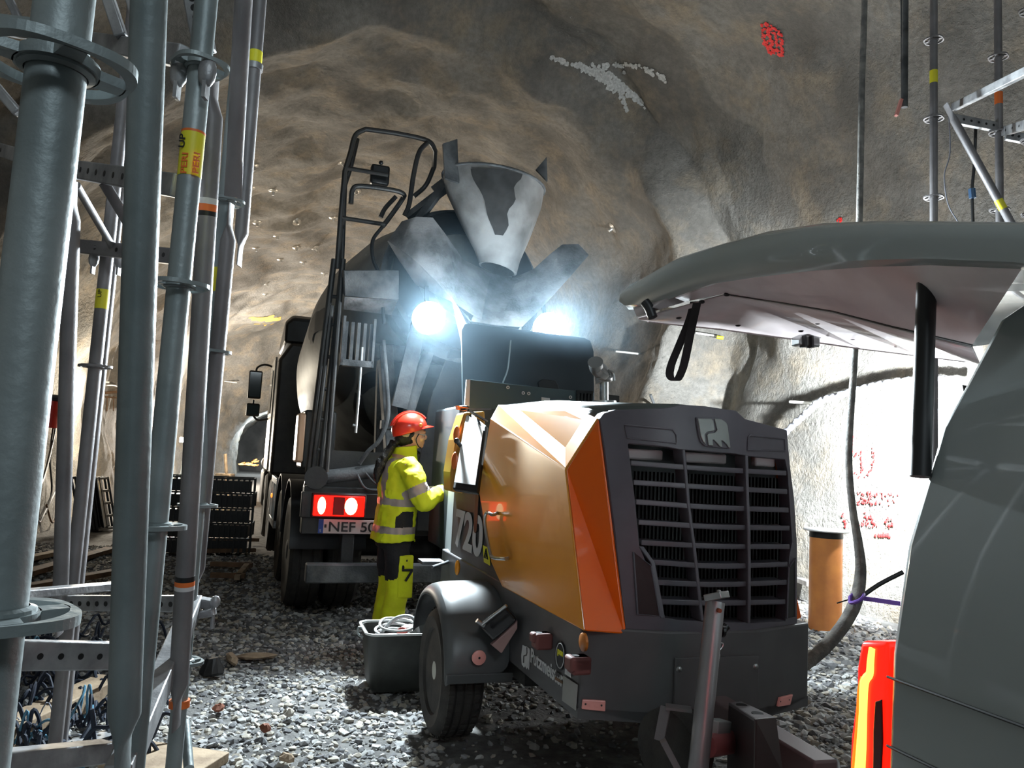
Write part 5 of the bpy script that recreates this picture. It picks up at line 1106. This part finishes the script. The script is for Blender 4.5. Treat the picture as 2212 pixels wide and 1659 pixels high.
s3, b3 = standard(413, 340, 1.62, -.0, 3.2, (146, 622, 1146), M_galv)
band_on(s3, b3, 413, 288, 384, M_yel, 'yellow_sticker'); band_on(s3, b3, 413, 286, 291, M_tapeo, 'red_edge', .0250)
# lettering of the sticker, standing on end along the tube
for tx, a, m_ in (('PERI', (404, 383), M_tapeo), ('UP', (400, 328), M_black), ('PERI', (428, 383), M_tapeo)):
    z0 = zat(b3, a[1], a[0]); p = at(a[0], a[1], 1.62); o_ = np.array([p[0]+.009, b3[1]-.0256 if a[0] < 420 else b3[1]-.0215, z0]); rt = np.array([-1, 0, 0]) if a[0] < 420 else np.array([-.8, -.6, 0])
    text(tx, 'sticker_lettering', m_, s3, o_, KZ, rt/np.linalg.norm(rt), .013, width=(.045 if tx == 'PERI' else .030), depth=.001, bold=.02)
wedge_head(b3+[-.045, .0, zat(b3, 160, 440)], scl); wedge_head(b3+[.03, -.03, zat(b3, 160, 440)-.01], scl)
br4, q0, q1 = brace([(466, 150, 1.86), (380, 1575, 2.08)], M_galvd, ends=(1, 1))
def bandb(o, q0, q1, y0, y1, m, nm, r=.0248):
    def pt(y): 
        lo, hi = 0.0, 1.0
        for _ in range(30):
            md = (lo+hi)/2; p = q0+(q1-q0)*md; dd = p-EYE; zz = dd@FWD; yy = CY-FPX*(dd@CU)/zz
            if yy < y: lo = md
            else: hi = md
        return q0+(q1-q0)*lo
    return band(o, pt(y0), pt(y1), r, m, nm)
bandb(br4, q0, q1, 430, 443, M_tapew, 'white_band'); bandb(br4, q0, q1, 443, 458, M_tapeo, 'orange_band'); bandb(br4, q0, q1, 458, 468, M_black, 'dark_band')
bandb(br4, q0, q1, 1243, 1254, M_black, 'dark_band'); bandb(br4, q0, q1, 1254, 1264, M_tapeo, 'orange_band'); bandb(br4, q0, q1, 1264, 1273, M_tapew, 'white_band')
s5, b5 = standard(472, 600, 2.5, .03, 4.2, (438, 764, 1097, 1437), M_galv)
band_on(s5, b5, 472, 580, 632, M_yel, 'yellow_sticker'); band_on(s5, b5, 400, 1512, 1528, M_tapeo, 'orange_clamp', .031)
brace([(530, -80, 1.95), (503, 425, 2.3)], M_galvd, ends=(0, 1)); brace([(500, 440, 2.45), (418, 1310, 2.55)], M_galvd)
br7, q0, q1 = brace([(567, -70, 2.75), (516, 575, 2.75)], M_galvd, ends=(0, 1)); bandb(br7, q0, q1, 112, 138, M_yel, 'yellow_sticker'); bandb(br7, q0, q1, 139, 152, M_rail, 'collar', .030)
brace([(158, 392, 2.35), (128, 1372, 2.75)], M_galvd)
sb_, bb = standard(222, 640, 2.95, .0, 4.6, (545, 795), M_galvd); band_on(sb_, bb, 222, 626, 668, M_yel, 'yellow_sticker')
text('UP', 'sticker_lettering', M_black, sb_, np.array([bb[0]+.008, bb[1]-.026, zat(bb, 645, 224)]), KZ, (-1, 0, 0), .014, width=.03, depth=.001)
sc_, bc = standard(268, 330, 3.6, .0, 5.0, (385,), M_galvd)
wedge_head(bb+[-.05, .0, zat(bb, 560, 220)], scl); wedge_head(bb+[.05, .0, zat(bb, 560, 220)], scl)
# ledgers and truss rails
rail((160, 366, 2.3), (385, 402, 1.75), .055, .03, holes=9); rail((-10, 320, 2.9), (70, 345, 2.5), .05, .03, holes=2)
rail((-60, 50, 3.0), (395, 122, 1.68), .05, .03, holes=2); rail((-40, 20, 2.2), (90, 70, 2.2), .03, .03, M_galv, holes=0) if 0 else None
rail((165, 532, 3.0), (485, 566, 2.5), .055, .035, M_galvd, holes=5)
brace([(165, 400, 2.4), (250, 545, 2.9)], M_galvd, r=.013, ends=(0, 0), name='lattice_diagonal'); brace([(300, 520, 2.2), (225, 395, 2.1)], M_galvd, r=.015, ends=(0, 0), name='lattice_diagonal')
rail((10, -20, 2.2), (50, 60, 2.2), .022, .022, holes=0, name='lattice_diagonal'); rail((225, -30, 1.9), (262, 80, 1.9), .03, .025, holes=0, name='lattice_diagonal'); rail((270, -30, 2.0), (288, 35, 2.0), .016, .016, holes=0, name='lattice_diagonal')
rail((-15, 180, 1.6), (40, 245, 1.6), .02, .02, holes=0, name='lattice_diagonal')
rail((413, -40, 1.70), (443, 112, 1.70), .045, .034, holes=6, name='slotted_channel'); rail((-60, 40, 2.0), (110, 60, 2.0), .035, .03, M_galv, holes=0)
rail((20, 1286, 2.2), (255, 1265, 2.7), .026, .05, holes=0); rail((128, 1302, 2.75), (420, 1304, 2.5), .05, .035, holes=12)
rail((30, 1415, 2.05), (245, 1416, 2.3), .075, .04, holes=4); rail((-20, 1650, 1.8), (232, 1622, 2.1), .05, .06, holes=0)
rail((418, 1306, 2.55), (252, 1690, 1.55), .065, .05, holes=0, name='stair_stringer'); rail((378, 1402, 2.45), (262, 1600, 2.0), .03, .045, holes=0, name='stair_stringer')
rail((430, 1300, 2.55), (466, 1306, 2.55), .028, .05, holes=0, name='clamp_arm'); rail((428, 1328, 2.5), (464, 1322, 2.5), .022, .04, holes=0, name='clamp_arm')
b = B(); b.tube([at(462, 1292, 2.5), at(458, 1358, 2.5)], .007, 8); b.ell(at(465, 1300, 2.5), (.016, .016, .02), None, 10); b.build('clamp_bolt', M_rail, scl)
b = B(); b.tube([at(400, 1560, 2.9), at(408, 1660, 2.75)], .017, 12); b.build('base_jack', M_galv, scl)
b = B(); c = ground(395, 1668); cF = Fr((c[0], c[1]), 12); b.box(cF, (-.33, .12), (-.12, .16), (0.0, .045)); sob = tag(b.build('sole_board', M_wood, None, pivot=c, bevel=.004), 'pale timber sole board under the scaffold foot', 'board')

# ------------------------------------------------------------------ scaffold at the right
scr = thing('scaffold_bay', 'slim scaffold bay against the right wall behind the raised tailgate', 'scaffold', ground(2100, 1300))
for x, ys in ((2017, (88, 258, 428)), (2158, (125, 288, 455))):
    st, bs = standard(x, 300, 4.9, .0, 5.2, ys, M_galvd, scr, .062)
    if x == 2017: band_on(st, bs, x, 153, 180, M_yel, 'yellow_sticker')
    else: band_on(st, bs, x, 188, 200, M_tapew, 'white_band'); band_on(st, bs, x, 200, 226, M_tapeo, 'orange_band')
standard(2228, 300, 4.6, .0, 5.2, (25, 305, 465), M_galvd, scr, .062)
rail((2060, 232, 4.8), (2230, 148, 3.9), .05, .035, M_rail, scr, holes=0); rail((2060, 257, 4.85), (2160, 276, 4.9), .06, .035, M_rail, scr, holes=5); rail((2165, 285, 4.9), (2240, 262, 4.4), .06, .035, M_rail, scr, holes=4)
rail((2172, 292, 4.85), (2240, 305, 4.8), .06, .035, M_rail, scr, holes=4)
br, q0, q1 = brace([(2042, 225, 4.7), (2205, 520, 4.6)], M_galvd, scr); bandb(br, q0, q1, 432, 452, M_yel, 'yellow_sticker')
b = B(); b.tube(spline([at(2050, 250, 4.95), at(2052, 330, 4.95), at(2040, 380, 4.95), at(2048, 440, 4.95), at(2070, 480, 4.95)], 6), .004, 6); tag(b.build('thin_cable', M_cable, None, pivot=at(2050, 250, 4.95)), 'thin pale cable looping down from the right scaffold ledger', 'cable')
b = B(); b.tube(spline([at(2108, 265, 5.0), at(2105, 350, 5.0), at(2100, 410, 5.0), at(2102, 490, 5.0)], 6), .010, 8); ck_ = b.build('dark_cable', M_black, None, pivot=at(2108, 265, 5)); tag(ck_, 'dark cable with a blue tag hanging between the right scaffold tubes', 'cable')
b = B(); b.tube([at(2099, 408, 4.98), at(2101, 428, 4.98)], .022, 8); b.build('blue_tag', M_blue, ck_)
b = B(); b.tube([at(1956, -60, 5.4), at(1954, 232, 5.4)], .022, 12); b.tube([at(1946, -60, 5.42), at(1948, 225, 5.42)], .005, 6)
hp2 = b.build('hanging_pipe', M_dusty, None, pivot=at(1956, 0, 5.4)); tag(hp2, 'slim dusty pipe hanging down the wall left of the right scaffold', 'pipe')
b = B(); b.bar(at(1936, 250, 5.4), at(1947, 215, 5.4), .03, .02); b.build('pipe_end', M_pinkref, hp2)

# ------------------------------------------------------------------ niche lamp, pipe, hoses on the right
def lampstand(name, label, foot, head, mlens, aim, r=.022):
    t = thing(name, label, 'lamp', foot); b = B(); b.tube([foot, np.array([foot[0], foot[1], head[2]-.1])], r, 14); b.build('pole', M_galv, t)
    aim = np.array(aim, float)-head; aim /= np.linalg.norm(aim); b = B(); x = np.cross(aim, KZ); x /= np.linalg.norm(x); y = np.cross(x, aim)
    q = [x*.13*i+y*.09*j for i, j in ((-1, -1), (1, -1), (1, 1), (-1, 1))]; c = head-aim*.12
    b.hexa([c+p*.9-aim*.03 for p in q]+[c+p+aim*.02 for p in q]); h = b.build('lamp_head', M_black, t, bevel=.008); b = B(); b.hexa([c+p*.92+aim*.02 for p in q]+[c+p*.92+aim*.026 for p in q]); b.build('lens', mlens, h)
    return t
nf = np.array([NICHE[0]-.02, NICHE[1]+.10, 0.0]); lampstand('work_light', 'glaring work light on a slim pole in the right niche behind the van', nf, NICHE, M_lamp, NICHE+[-2, .25, -.3])
pf_ = ground(1782, 1357); pt = thing('orange_pipe', 'orange plastic pipe standing upright on the stones, capped by a white disc', 'pipe', pf_)
zt = at(1782, 1160, pf_[1])[2]; b = B(); b.lathe(pf_+[0, 0, -.03], KZ, [(.148, 0), (.148, zt+.03), (.138, zt+.03), (.138, zt-.2)], 40, caps=False); b.build('pipe_body', M_pipe, pt)
b = B(); b.lathe(pf_+[0, 0, zt-.005], KZ, [(.150, 0), (.152, .01), (.150, .06), (.14, .06)], 36); b.build('rubber_ring', M_black, pt)
b = B(); b.lathe(pf_+[0, 0, zt+.055], KZ, [(0, 0), (.20, .0), (.208, .010), (.20, .02), (0, .028)], 44, caps=False); b.build('white_disc', mat('white_flange', (.78, .78, .78), .5), pt)
hp = [(1868, -60, 5.0), (1866, 60, 5.0), (1862, 180, 4.95), (1858, 400, 4.8), (1852, 640, 4.7), (1844, 800, 4.65), (1836, 920, 4.6), (1834, 1010, 4.6), (1842, 1100, 4.55), (1855, 1180, 4.5), (1859, 1240, 4.5), (1848, 1300, 4.45), (1822, 1350, 4.4), (1780, 1400, 4.35), (1735, 1436, 4.3), (1690, 1460, 4.25)]
P = spline([at(*p) for p in hp], 8); b = B(); b.tube(P, [.020+.016*smst((i/len(P)-.50)/.25) for i in range(len(P))], 16)
tag(b.build('mortar_hose', M_hose, None, pivot=at(1834, 1010, 4.6)), 'long dusty grey hose hanging from the roof behind the trailer', 'hose')
b = B(); c1 = at(1850, 1292, 4.45); b.tube(spline([at(1836, 1290, 4.44), at(1838, 1302, 4.40), at(1858, 1296, 4.38), at(1866, 1284, 4.44), at(1850, 1278, 4.48), at(1836, 1290, 4.44)], 4), .010, 8); b.bar(at(1862, 1292, 4.42), at(1945, 1304, 4.3), .006, .024)
tag(b.build('purple_strap', M_purple, None, pivot=c1), 'purple strap tied round the hanging grey hose', 'strap')
b = B(); b.tube(spline([at(1862, 1288, 4.5), at(1900, 1262, 4.5), at(1950, 1236, 4.5)], 5), .013, 8); b.tube(spline([at(1850, 1290, 4.52), at(1830, 1296, 4.52), at(1808, 1303, 4.52)], 4), .004, 6)
tag(b.build('black_rope', M_black, None, pivot=c1), 'black rope pulling the hanging hose towards the van', 'rope')
tw = [(1690, 940), (1720, 912), (1745, 890), (1770, 868), (1800, 858), (1840, 846), (1880, 836), (1920, 828), (1970, 822), (2010, 820), (2060, 822)]
P = []
for x, y in tw: h, n = wallhit(x, y); d = ray(x, y); D = h[1]-.35; P.append(EYE+d*D/d[1])
P = spline(P, 12); b = B(); b.tube(P, [.034+.012*abs(math.sin(i*.62)) for i in range(len(P))], 10, flat=[(1+.15*math.sin(i*.62), 1) for i in range(len(P))])
tag(b.build('twisted_cable_bundle', M_cable, None, pivot=P[0]), 'thick twisted grey cable bundle sagging across the bright niche wall', 'cable')
# rods that stick out of the lining
for i, (x0, y0, x1, y1, yel, lb) in enumerate(((1330, 759, 1415, 768, 0, 'white rod sticking out of the wall between trailer and tailgate'), (1502, 719, 1562, 728, 1, 'white rod with a yellow tip sticking out below the tailgate strap'), (1706, 868, 1786, 872, 0, 'white rod sticking out of the wall above the trailer badge'),
        (482, 823, 512, 827, 0, 'short pale rod in the left lining beside the truck mirror'), (205, 822, 236, 826, 0, 'short pale rod in the left wall behind the scaffold sticker'), (108, 722, 132, 725, 0, 'short pale rod in the left wall near the tallest scaffold tube'), (1405, 853, 1414, 876, 0, 'short dark stub on the wall just above the trailer hood'), (60, 1043, 85, 1071, 0, 'pale bracket low on the left wall behind the nearest standard'), (185, 1050, 210, 1052, 0, 'pale bracket beside the black leaning panels'))):
    h, n = wallhit((x0+x1)/2, (y0+y1)/2); D = h[1]-.25; b = B(); b.tube([at(x0, y0, D), at(x1, y1, D+.15)], .016 if i < 3 else .022, 10)
    o = tag(b.build('wall_rod', mat('white_rod', (.7, .7, .66), .5) if i != 6 else M_dusty, None, pivot=at(x0, y0, D)), lb, 'rod')
    if yel: b = B(); b.cyl(at(x1-14, y1, D), at(x1, y1+2, D), .026); b.build('yellow_tip', M_yel, o)
# loose things by the right wall
b = B(); c = ground(1745, 1262); b.bar(at(1725, 1252, c[1]*.9), at(1752, 1262, c[1]*.86), .10, .05); tag(b.build('steel_channel', M_rail, None, pivot=c), 'short pale steel channel on the stones behind the trailer', 'steel channel')
# hose end at bottom right on the stones
c = ground(1790, 1652, .03); b = B(); b.tube(spline([ground(1700, 1668, .02), ground(1740, 1655, .03), ground(1775, 1641, .05), ground(1805, 1643, .04), ground(1812, 1668, .02)], 6), .012, 10); tag(b.build('thin_hose', M_dusty, None, pivot=c), 'thin dark hose on the stones at the bottom edge beside the tail lamp', 'hose')

# ------------------------------------------------------------------ left side of the tunnel, seen through the scaffold
M_crate = mat('black_crate_plastic', (.010, .010, .010), .4)
def crate(p, deg, nm='crate'):
    f = Fr((p[0], p[1]), deg); z = p[2]; t = thing(nm, None, 'crate', p)
    b = B(); hh = .19; wx, wy = .34, .24
    for k in range(11):
        x = -wx+2*wx*k/10; b.box(f, (x-.012, x+.012), (-wy, -wy+.012), (z, z+hh)); b.box(f, (x-.012, x+.012), (wy-.012, wy), (z, z+hh))
    for k in range(8):
        y = -wy+2*wy*k/7; b.box(f, (-wx, -wx+.012), (y-.012, y+.012), (z, z+hh)); b.box(f, (wx-.012, wx), (y-.012, y+.012), (z, z+hh))
    b.box(f, (-wx+.04, wx-.04), (-wy+.04, wy-.04), (z, z+hh-.04)); b.build('slatted_side', M_crate, t, smooth=False)
    b = B()
    for zz in (z+hh-.02,):
        b.box(f, (-wx-.01, wx+.01), (-wy-.01, -wy+.015), (zz, zz+.02)); b.box(f, (-wx-.01, wx+.01), (wy-.015, wy+.01), (zz, zz+.02)); b.box(f, (-wx-.01, -wx+.015), (-wy, wy), (zz, zz+.02)); b.box(f, (wx-.015, wx+.01), (-wy, wy), (zz, zz+.02))
    b.build('crate_rim', M_crate, t, smooth=False); return t
from_top = ['topmost', 'second from the top', 'third from the top', 'fourth from the top', 'lowest']
for sx, (x, nm) in enumerate(((388, 'left'), (484, 'right'))):
    c = at(x, 1150, 10.2+.2*sx)
    for k in range(5):
        t = crate(np.array([c[0]+.01*(k % 2), c[1], .02+.195*k]), -17+3*(k % 2)); tag(t, f'black slatted crate, {from_top[4-k]} of the {nm} stack behind the scaffold', group=f'black crates in the {nm} stack')
# leaning folded panels by the left wall
for k in range(6):
    p = at(196+7.5*k, 1112+1.5*k, 12.2); o = []
    b = B(); lean = KW*-.22; up = KZ*.92+K.W*(-.22); q = np.array([p[0], p[1], .02]); u = KA*.5+KW*.2; u /= np.linalg.norm(u)
    for h in (0, .22, .44, .66, .88): b.bar(q+up*h*.95-u*.24, q+up*h*.95+u*.24, .03, .035)
    b.bar(q+up*.04, q+up*.84, .44, .012, up=K.W); 
    for e in (-.24, 0, .24): b.bar(q+u*e, q+u*e+up*.86, .03, .035, up=KA)
    tag(b.build('barrier_panel', M_crate, None, pivot=q), f'black plastic barrier panel, {["first", "second", "third", "fourth", "fifth", "sixth"][k]} from the left in the leaning bundle', 'barrier panel', 'black barrier panels leaning at the left wall')
# timber lying about
planks = [((10, 1252), (240, 1186), .14, 'long weathered plank across the ground behind the left scaffold'), ((60, 1268), (300, 1226), .12, 'dirty plank lying nearest the scaffold rails'), ((20, 1215), (150, 1188), .12, 'short pale plank by the left wall foot'), ((455, 1218), (545, 1221), .07, 'timber batten lying near the truck rear wheel'), ((512, 1248), (536, 1218), .06, 'short pale batten end behind the right-most brace'), ((445, 1190), (552, 1188), .06, 'dark timber batten behind the crates'), ((470, 1165), (560, 1166), .06, 'far dark batten by the truck front wheel'), ((455, 1242), (530, 1244), .07, 'lowest dark batten right of the scaffold')]
for i, (a, c, w, lb) in enumerate(planks):
    p, q = ground(*a, .05), ground(*c, .05); b = B(); b.bar(p, q, w, .05); tag(b.build('timber_plank', M_wood if i in (2, 4) else M_woodd, None, pivot=p, bevel=.004), lb, 'plank')
b = B(); p, q = ground(-20, 1600, .06), ground(238, 1478, .08); b.bar(p, q, .16, .10); tag(b.build('timber_beam', M_wood, None, pivot=p, bevel=.006), 'thick pale timber beam under the lower scaffold ledgers', 'beam')
b = B(); p, q = ground(140, 1618, .04), ground(238, 1588, .04); b.bar(p, q, .09, .03); o = b.build('perforated_rail', M_rail, None, pivot=p); tag(o, 'perforated white steel rail lying in the cable heap', 'rail')
b = B(); d = (q-p)/np.linalg.norm(q-p)
for k in range(6): b.lathe(p+d*(.06+.05*k)+[0, 0, .0155], KZ, [(0, 0), (.009, 0), (.009, .001), (0, .001)], 10, caps=False)
b.build('hole_row', M_black, o)
# cable heap
def heap(name, label, x0, x1, y0, y1, n, m, r, seed, zmax=.22):
    rs = random.Random(seed); b = B()
    for i in range(n):
        P = []; x, y = rs.uniform(x0, x1), rs.uniform(y0, y1); dx, dy = rs.uniform(-40, 40), rs.uniform(-12, 12)
        for k in range(7):
            g = ground(x, y, 0.0); P.append(g+[0, 0, rs.uniform(.01, zmax)*math.sin(PI*(k+.5)/7)]); x += dx+rs.uniform(-14, 14); y += dy+rs.uniform(-8, 8); dx *= .9
        b.tube(spline(P, 5), r, 6)
    return tag(b.build(name, m, None, pivot=ground((x0+x1)/2, (y0+y1)/2)), label, 'cable', kind='stuff')
heap('dark_cable_heap', 'tangled heap of dark blue straps and cables under the left scaffold', 10, 240, 1400, 1640, 70, M_dblue, .009, 5)
heap('blue_cable_strands', 'thin light blue cables in the tangle under the left scaffold', 10, 240, 1400, 1650, 12, mat('light_blue_cable', (.10, .26, .38), .5), .006, 6)
heap('grey_wire_strands', 'loose pale wires between stones and left scaffold', 150, 260, 1330, 1600, 8, M_cable, .003, 8)
# hanging cables and a red tap on the left wall
for i, (pts_, r, m, lb) in enumerate((([(92, 840), (105, 870), (120, 905), (112, 960), (95, 1030), (80, 1060)], .018, M_black, 'black cable hanging on the left wall beside the nearest standard'), ([(128, 885), (116, 920), (108, 990), (112, 1060), (98, 1110)], .016, M_black, 'black cable looping below the red tap'), ([(66, 1050), (74, 1100), (85, 1128), (95, 1110), (120, 1060)], .014, M_cable, 'pale cable loop hanging low on the left wall'), ([(100, 1090), (112, 1128), (122, 1110), (130, 1040)], .014, M_woodd, 'brown cable loop low on the left wall'), ([(90, 855), (110, 882), (128, 888), (118, 915)], .012, M_cable, 'pale thin cable across the red tap'),
        ([(208, 842), (225, 833), (245, 832), (262, 838)], .022, mat('white_hose', (.7, .7, .68), .5), 'white hose curving over the wall rack behind the thick brace'), ([(212, 880), (217, 910), (208, 940), (200, 960), (192, 1010)], .014, M_wood, 'tan cable drooping right of the sticker standard'))):
    P = []
    for x, y in pts_:
        h, n = wallhit(x, y); D = h[1]-.30; P.append(at(x, y, D))
    b = B(); b.tube(spline(P, 6), r, 8); tag(b.build('hanging_cable', m, None, pivot=P[0]), lb, 'cable' if 'hose' not in lb else 'hose')
h, n = wallhit(110, 885); D = h[1]-.35; p = at(110, 890, D); t = thing('red_tap', 'red wall tap with a dark blue handwheel at the left wall', 'tap', p)
b = B(); b.cyl(p-KZ*.25, p+KZ*.20, .13); b.cyl(p, p+KW*.25, .06); b.build('tap_body', M_red, t); b = B(); b.ell(p+KZ*.22+KW*.03, (.2, .2, .06)); b.build('handwheel', M_dblue, t)
# wall rack
h, n = wallhit(235, 850); D = h[1]-.3; b = B(); b.tube([at(208, 850, D), at(262, 846, D)], .03, 8); b.tube([at(212, 856, D), at(262, 860, D)], .02, 8)
for x in (218, 232, 246): b.tube([at(x, 855, D), at(x-1, 888, D)], .012, 8)
tag(b.build('wall_rack', M_woodd, None, pivot=at(208, 850, D)), 'small rack with hanging hooks on the left wall', 'rack')
# far wall lamp and sparks
FL2 = K.g(-2.5, 29, 1.5); ff = FL2*1.0; ff[2] = 0; lampstand('work_light', 'warm work light on a stand by the left wall, glaring behind the scaffold', ff+KA*.1, FL2+KA*.12, M_lampw, FL2+KW*2-KA*2)
c = at(508, 1003, 22); rs = random.Random(3); b = B()
for k in range(70):
    a = rs.uniform(-.1, .45); sp_ = rs.uniform(.2, 1.0)**1.2; d = np.array([math.cos(a)*.8, rs.uniform(-.2, .2), math.sin(a)*.55*rs.random()+.02]); p = c+d*sp_*.75; b.tube([p, p+d*rs.uniform(.05, .16)], .004, 4)
tag(b.build('grinding_sparks', M_spark, None, pivot=c), 'orange sparks flying over the ground far down the tunnel', 'sparks', kind='stuff')
t = thing('cutting_machine', 'small dark cutting machine throwing sparks far down the tunnel', 'machine', [c[0]-.25, c[1]+.2, 0])
b = B(); b.box(Fr((c[0]-.25, c[1]+.2), 0), (-.3, .15), (-.2, .2), (.05, .6)); b.build('machine_body', M_dusty, t, bevel=.04); b = B(); b.ell(np.array([c[0]+.55, c[1]+1.5, .95]), (.3, .2, .22)); b.tube([[c[0]-.3, c[1]+.2, .6], [c[0]-.38, c[1]+.2, 1.15]], .05, 8); b.build('machine_hood', M_dusty, t)
lamp('spark_light', 'POINT', c+[0, -.4, .3], 130, (1, .62, .3), shadow_soft_size=.2)
# scraps on the ground
for i, (x, y, sx, sy, m, lb, ct) in enumerate(((552, 1430, .05, .14, M_wood, 'pale curved bark scrap standing among the stones', 'wood scrap'), (500, 1434, .16, .035, M_wood, 'long pale splinter left of the curved bark scrap', 'wood scrap'), (455, 1465, .13, .10, M_black, 'dark wedge-shaped scrap beside the scaffold foot', 'scrap'), (470, 1545, .06, .05, mat('rusty_stone', (.16, .05, .025), .8), 'rust-brown lump on the lit stones', 'stone'), (745, 1300, .05, .04, M_st[3], 'dark stone in the truck shadow', 'stone'), (572, 1590, .06, .04, MATS['rusty_stone'], 'reddish brown stone on the bright gravel', 'stone'), (622, 1555, .05, .05, M_st[2], 'buff stone at the edge of the bright patch', 'stone'), (618, 1655, .07, .05, M_wood, 'pale crumpled scrap at the bottom edge of the gravel', 'scrap'))):
    c = ground(x, y, -.02); f = Fr((c[0], c[1]), rs.uniform(0, 360) if i > 1 else (70, 62)[i]); b = B(); nn = 10; R0 = []
    sx *= .6 if i > 1 else 1; sy *= .6 if i > 1 else 1
    for z, k in ((0.0, .9), (.015, 1.0), (.030 if i != 2 else .10, .55)): R0.append([f.g(sx*k*math.cos(2*PI*j/nn)*rs.uniform(.8, 1.1), sy*k*math.sin(2*PI*j/nn)*rs.uniform(.8, 1.1), z+rs.uniform(0, .012)) for j in range(nn)])
    b.loft(R0); tag(b.build('scrap' if 'scrap' in ct else 'stone', m, None, smooth=False, pivot=c), lb, ct)
# tyre ruts: the dark hose lying under the trailer
b = B(); b.tube(spline([ground(1050, 1462, .02), ground(1100, 1466, .02), ground(1160, 1462, .02)], 5), .012, 8); tag(b.build('black_hose', M_black, None, pivot=ground(1050, 1462)), 'black hose lying on the ground behind the trailer wheel', 'hose')

# added volume for lamp bloom, only partly dusty air, round the truck rear
b = B(); b.ell(T.g(.1, -.25, 2.75), (1.6, 1.1, 1.25), T, 48); hz = bpy.data.materials.new('lamp_bloom_haze'); hz.use_nodes = True; nt = hz.node_tree
for n_ in list(nt.nodes):
    if n_.type != 'OUTPUT_MATERIAL': nt.nodes.remove(n_)
vs = nt.nodes.new('ShaderNodeVolumeScatter'); vs.inputs['Density'].default_value = .012; vs.inputs['Anisotropy'].default_value = .35; vs.inputs['Color'].default_value = (.55, .80, 1, 1)
nt.links.new(vs.outputs[0], [n_ for n_ in nt.nodes if n_.type == 'OUTPUT_MATERIAL'][0].inputs['Volume'])
tag(b.build('lamp_bloom_haze', hz, None, pivot=T.g(.1, -.25, 2.55)), 'added bluish volume for lens bloom and dusty air round the truck work lamps', 'haze', kind='stuff')
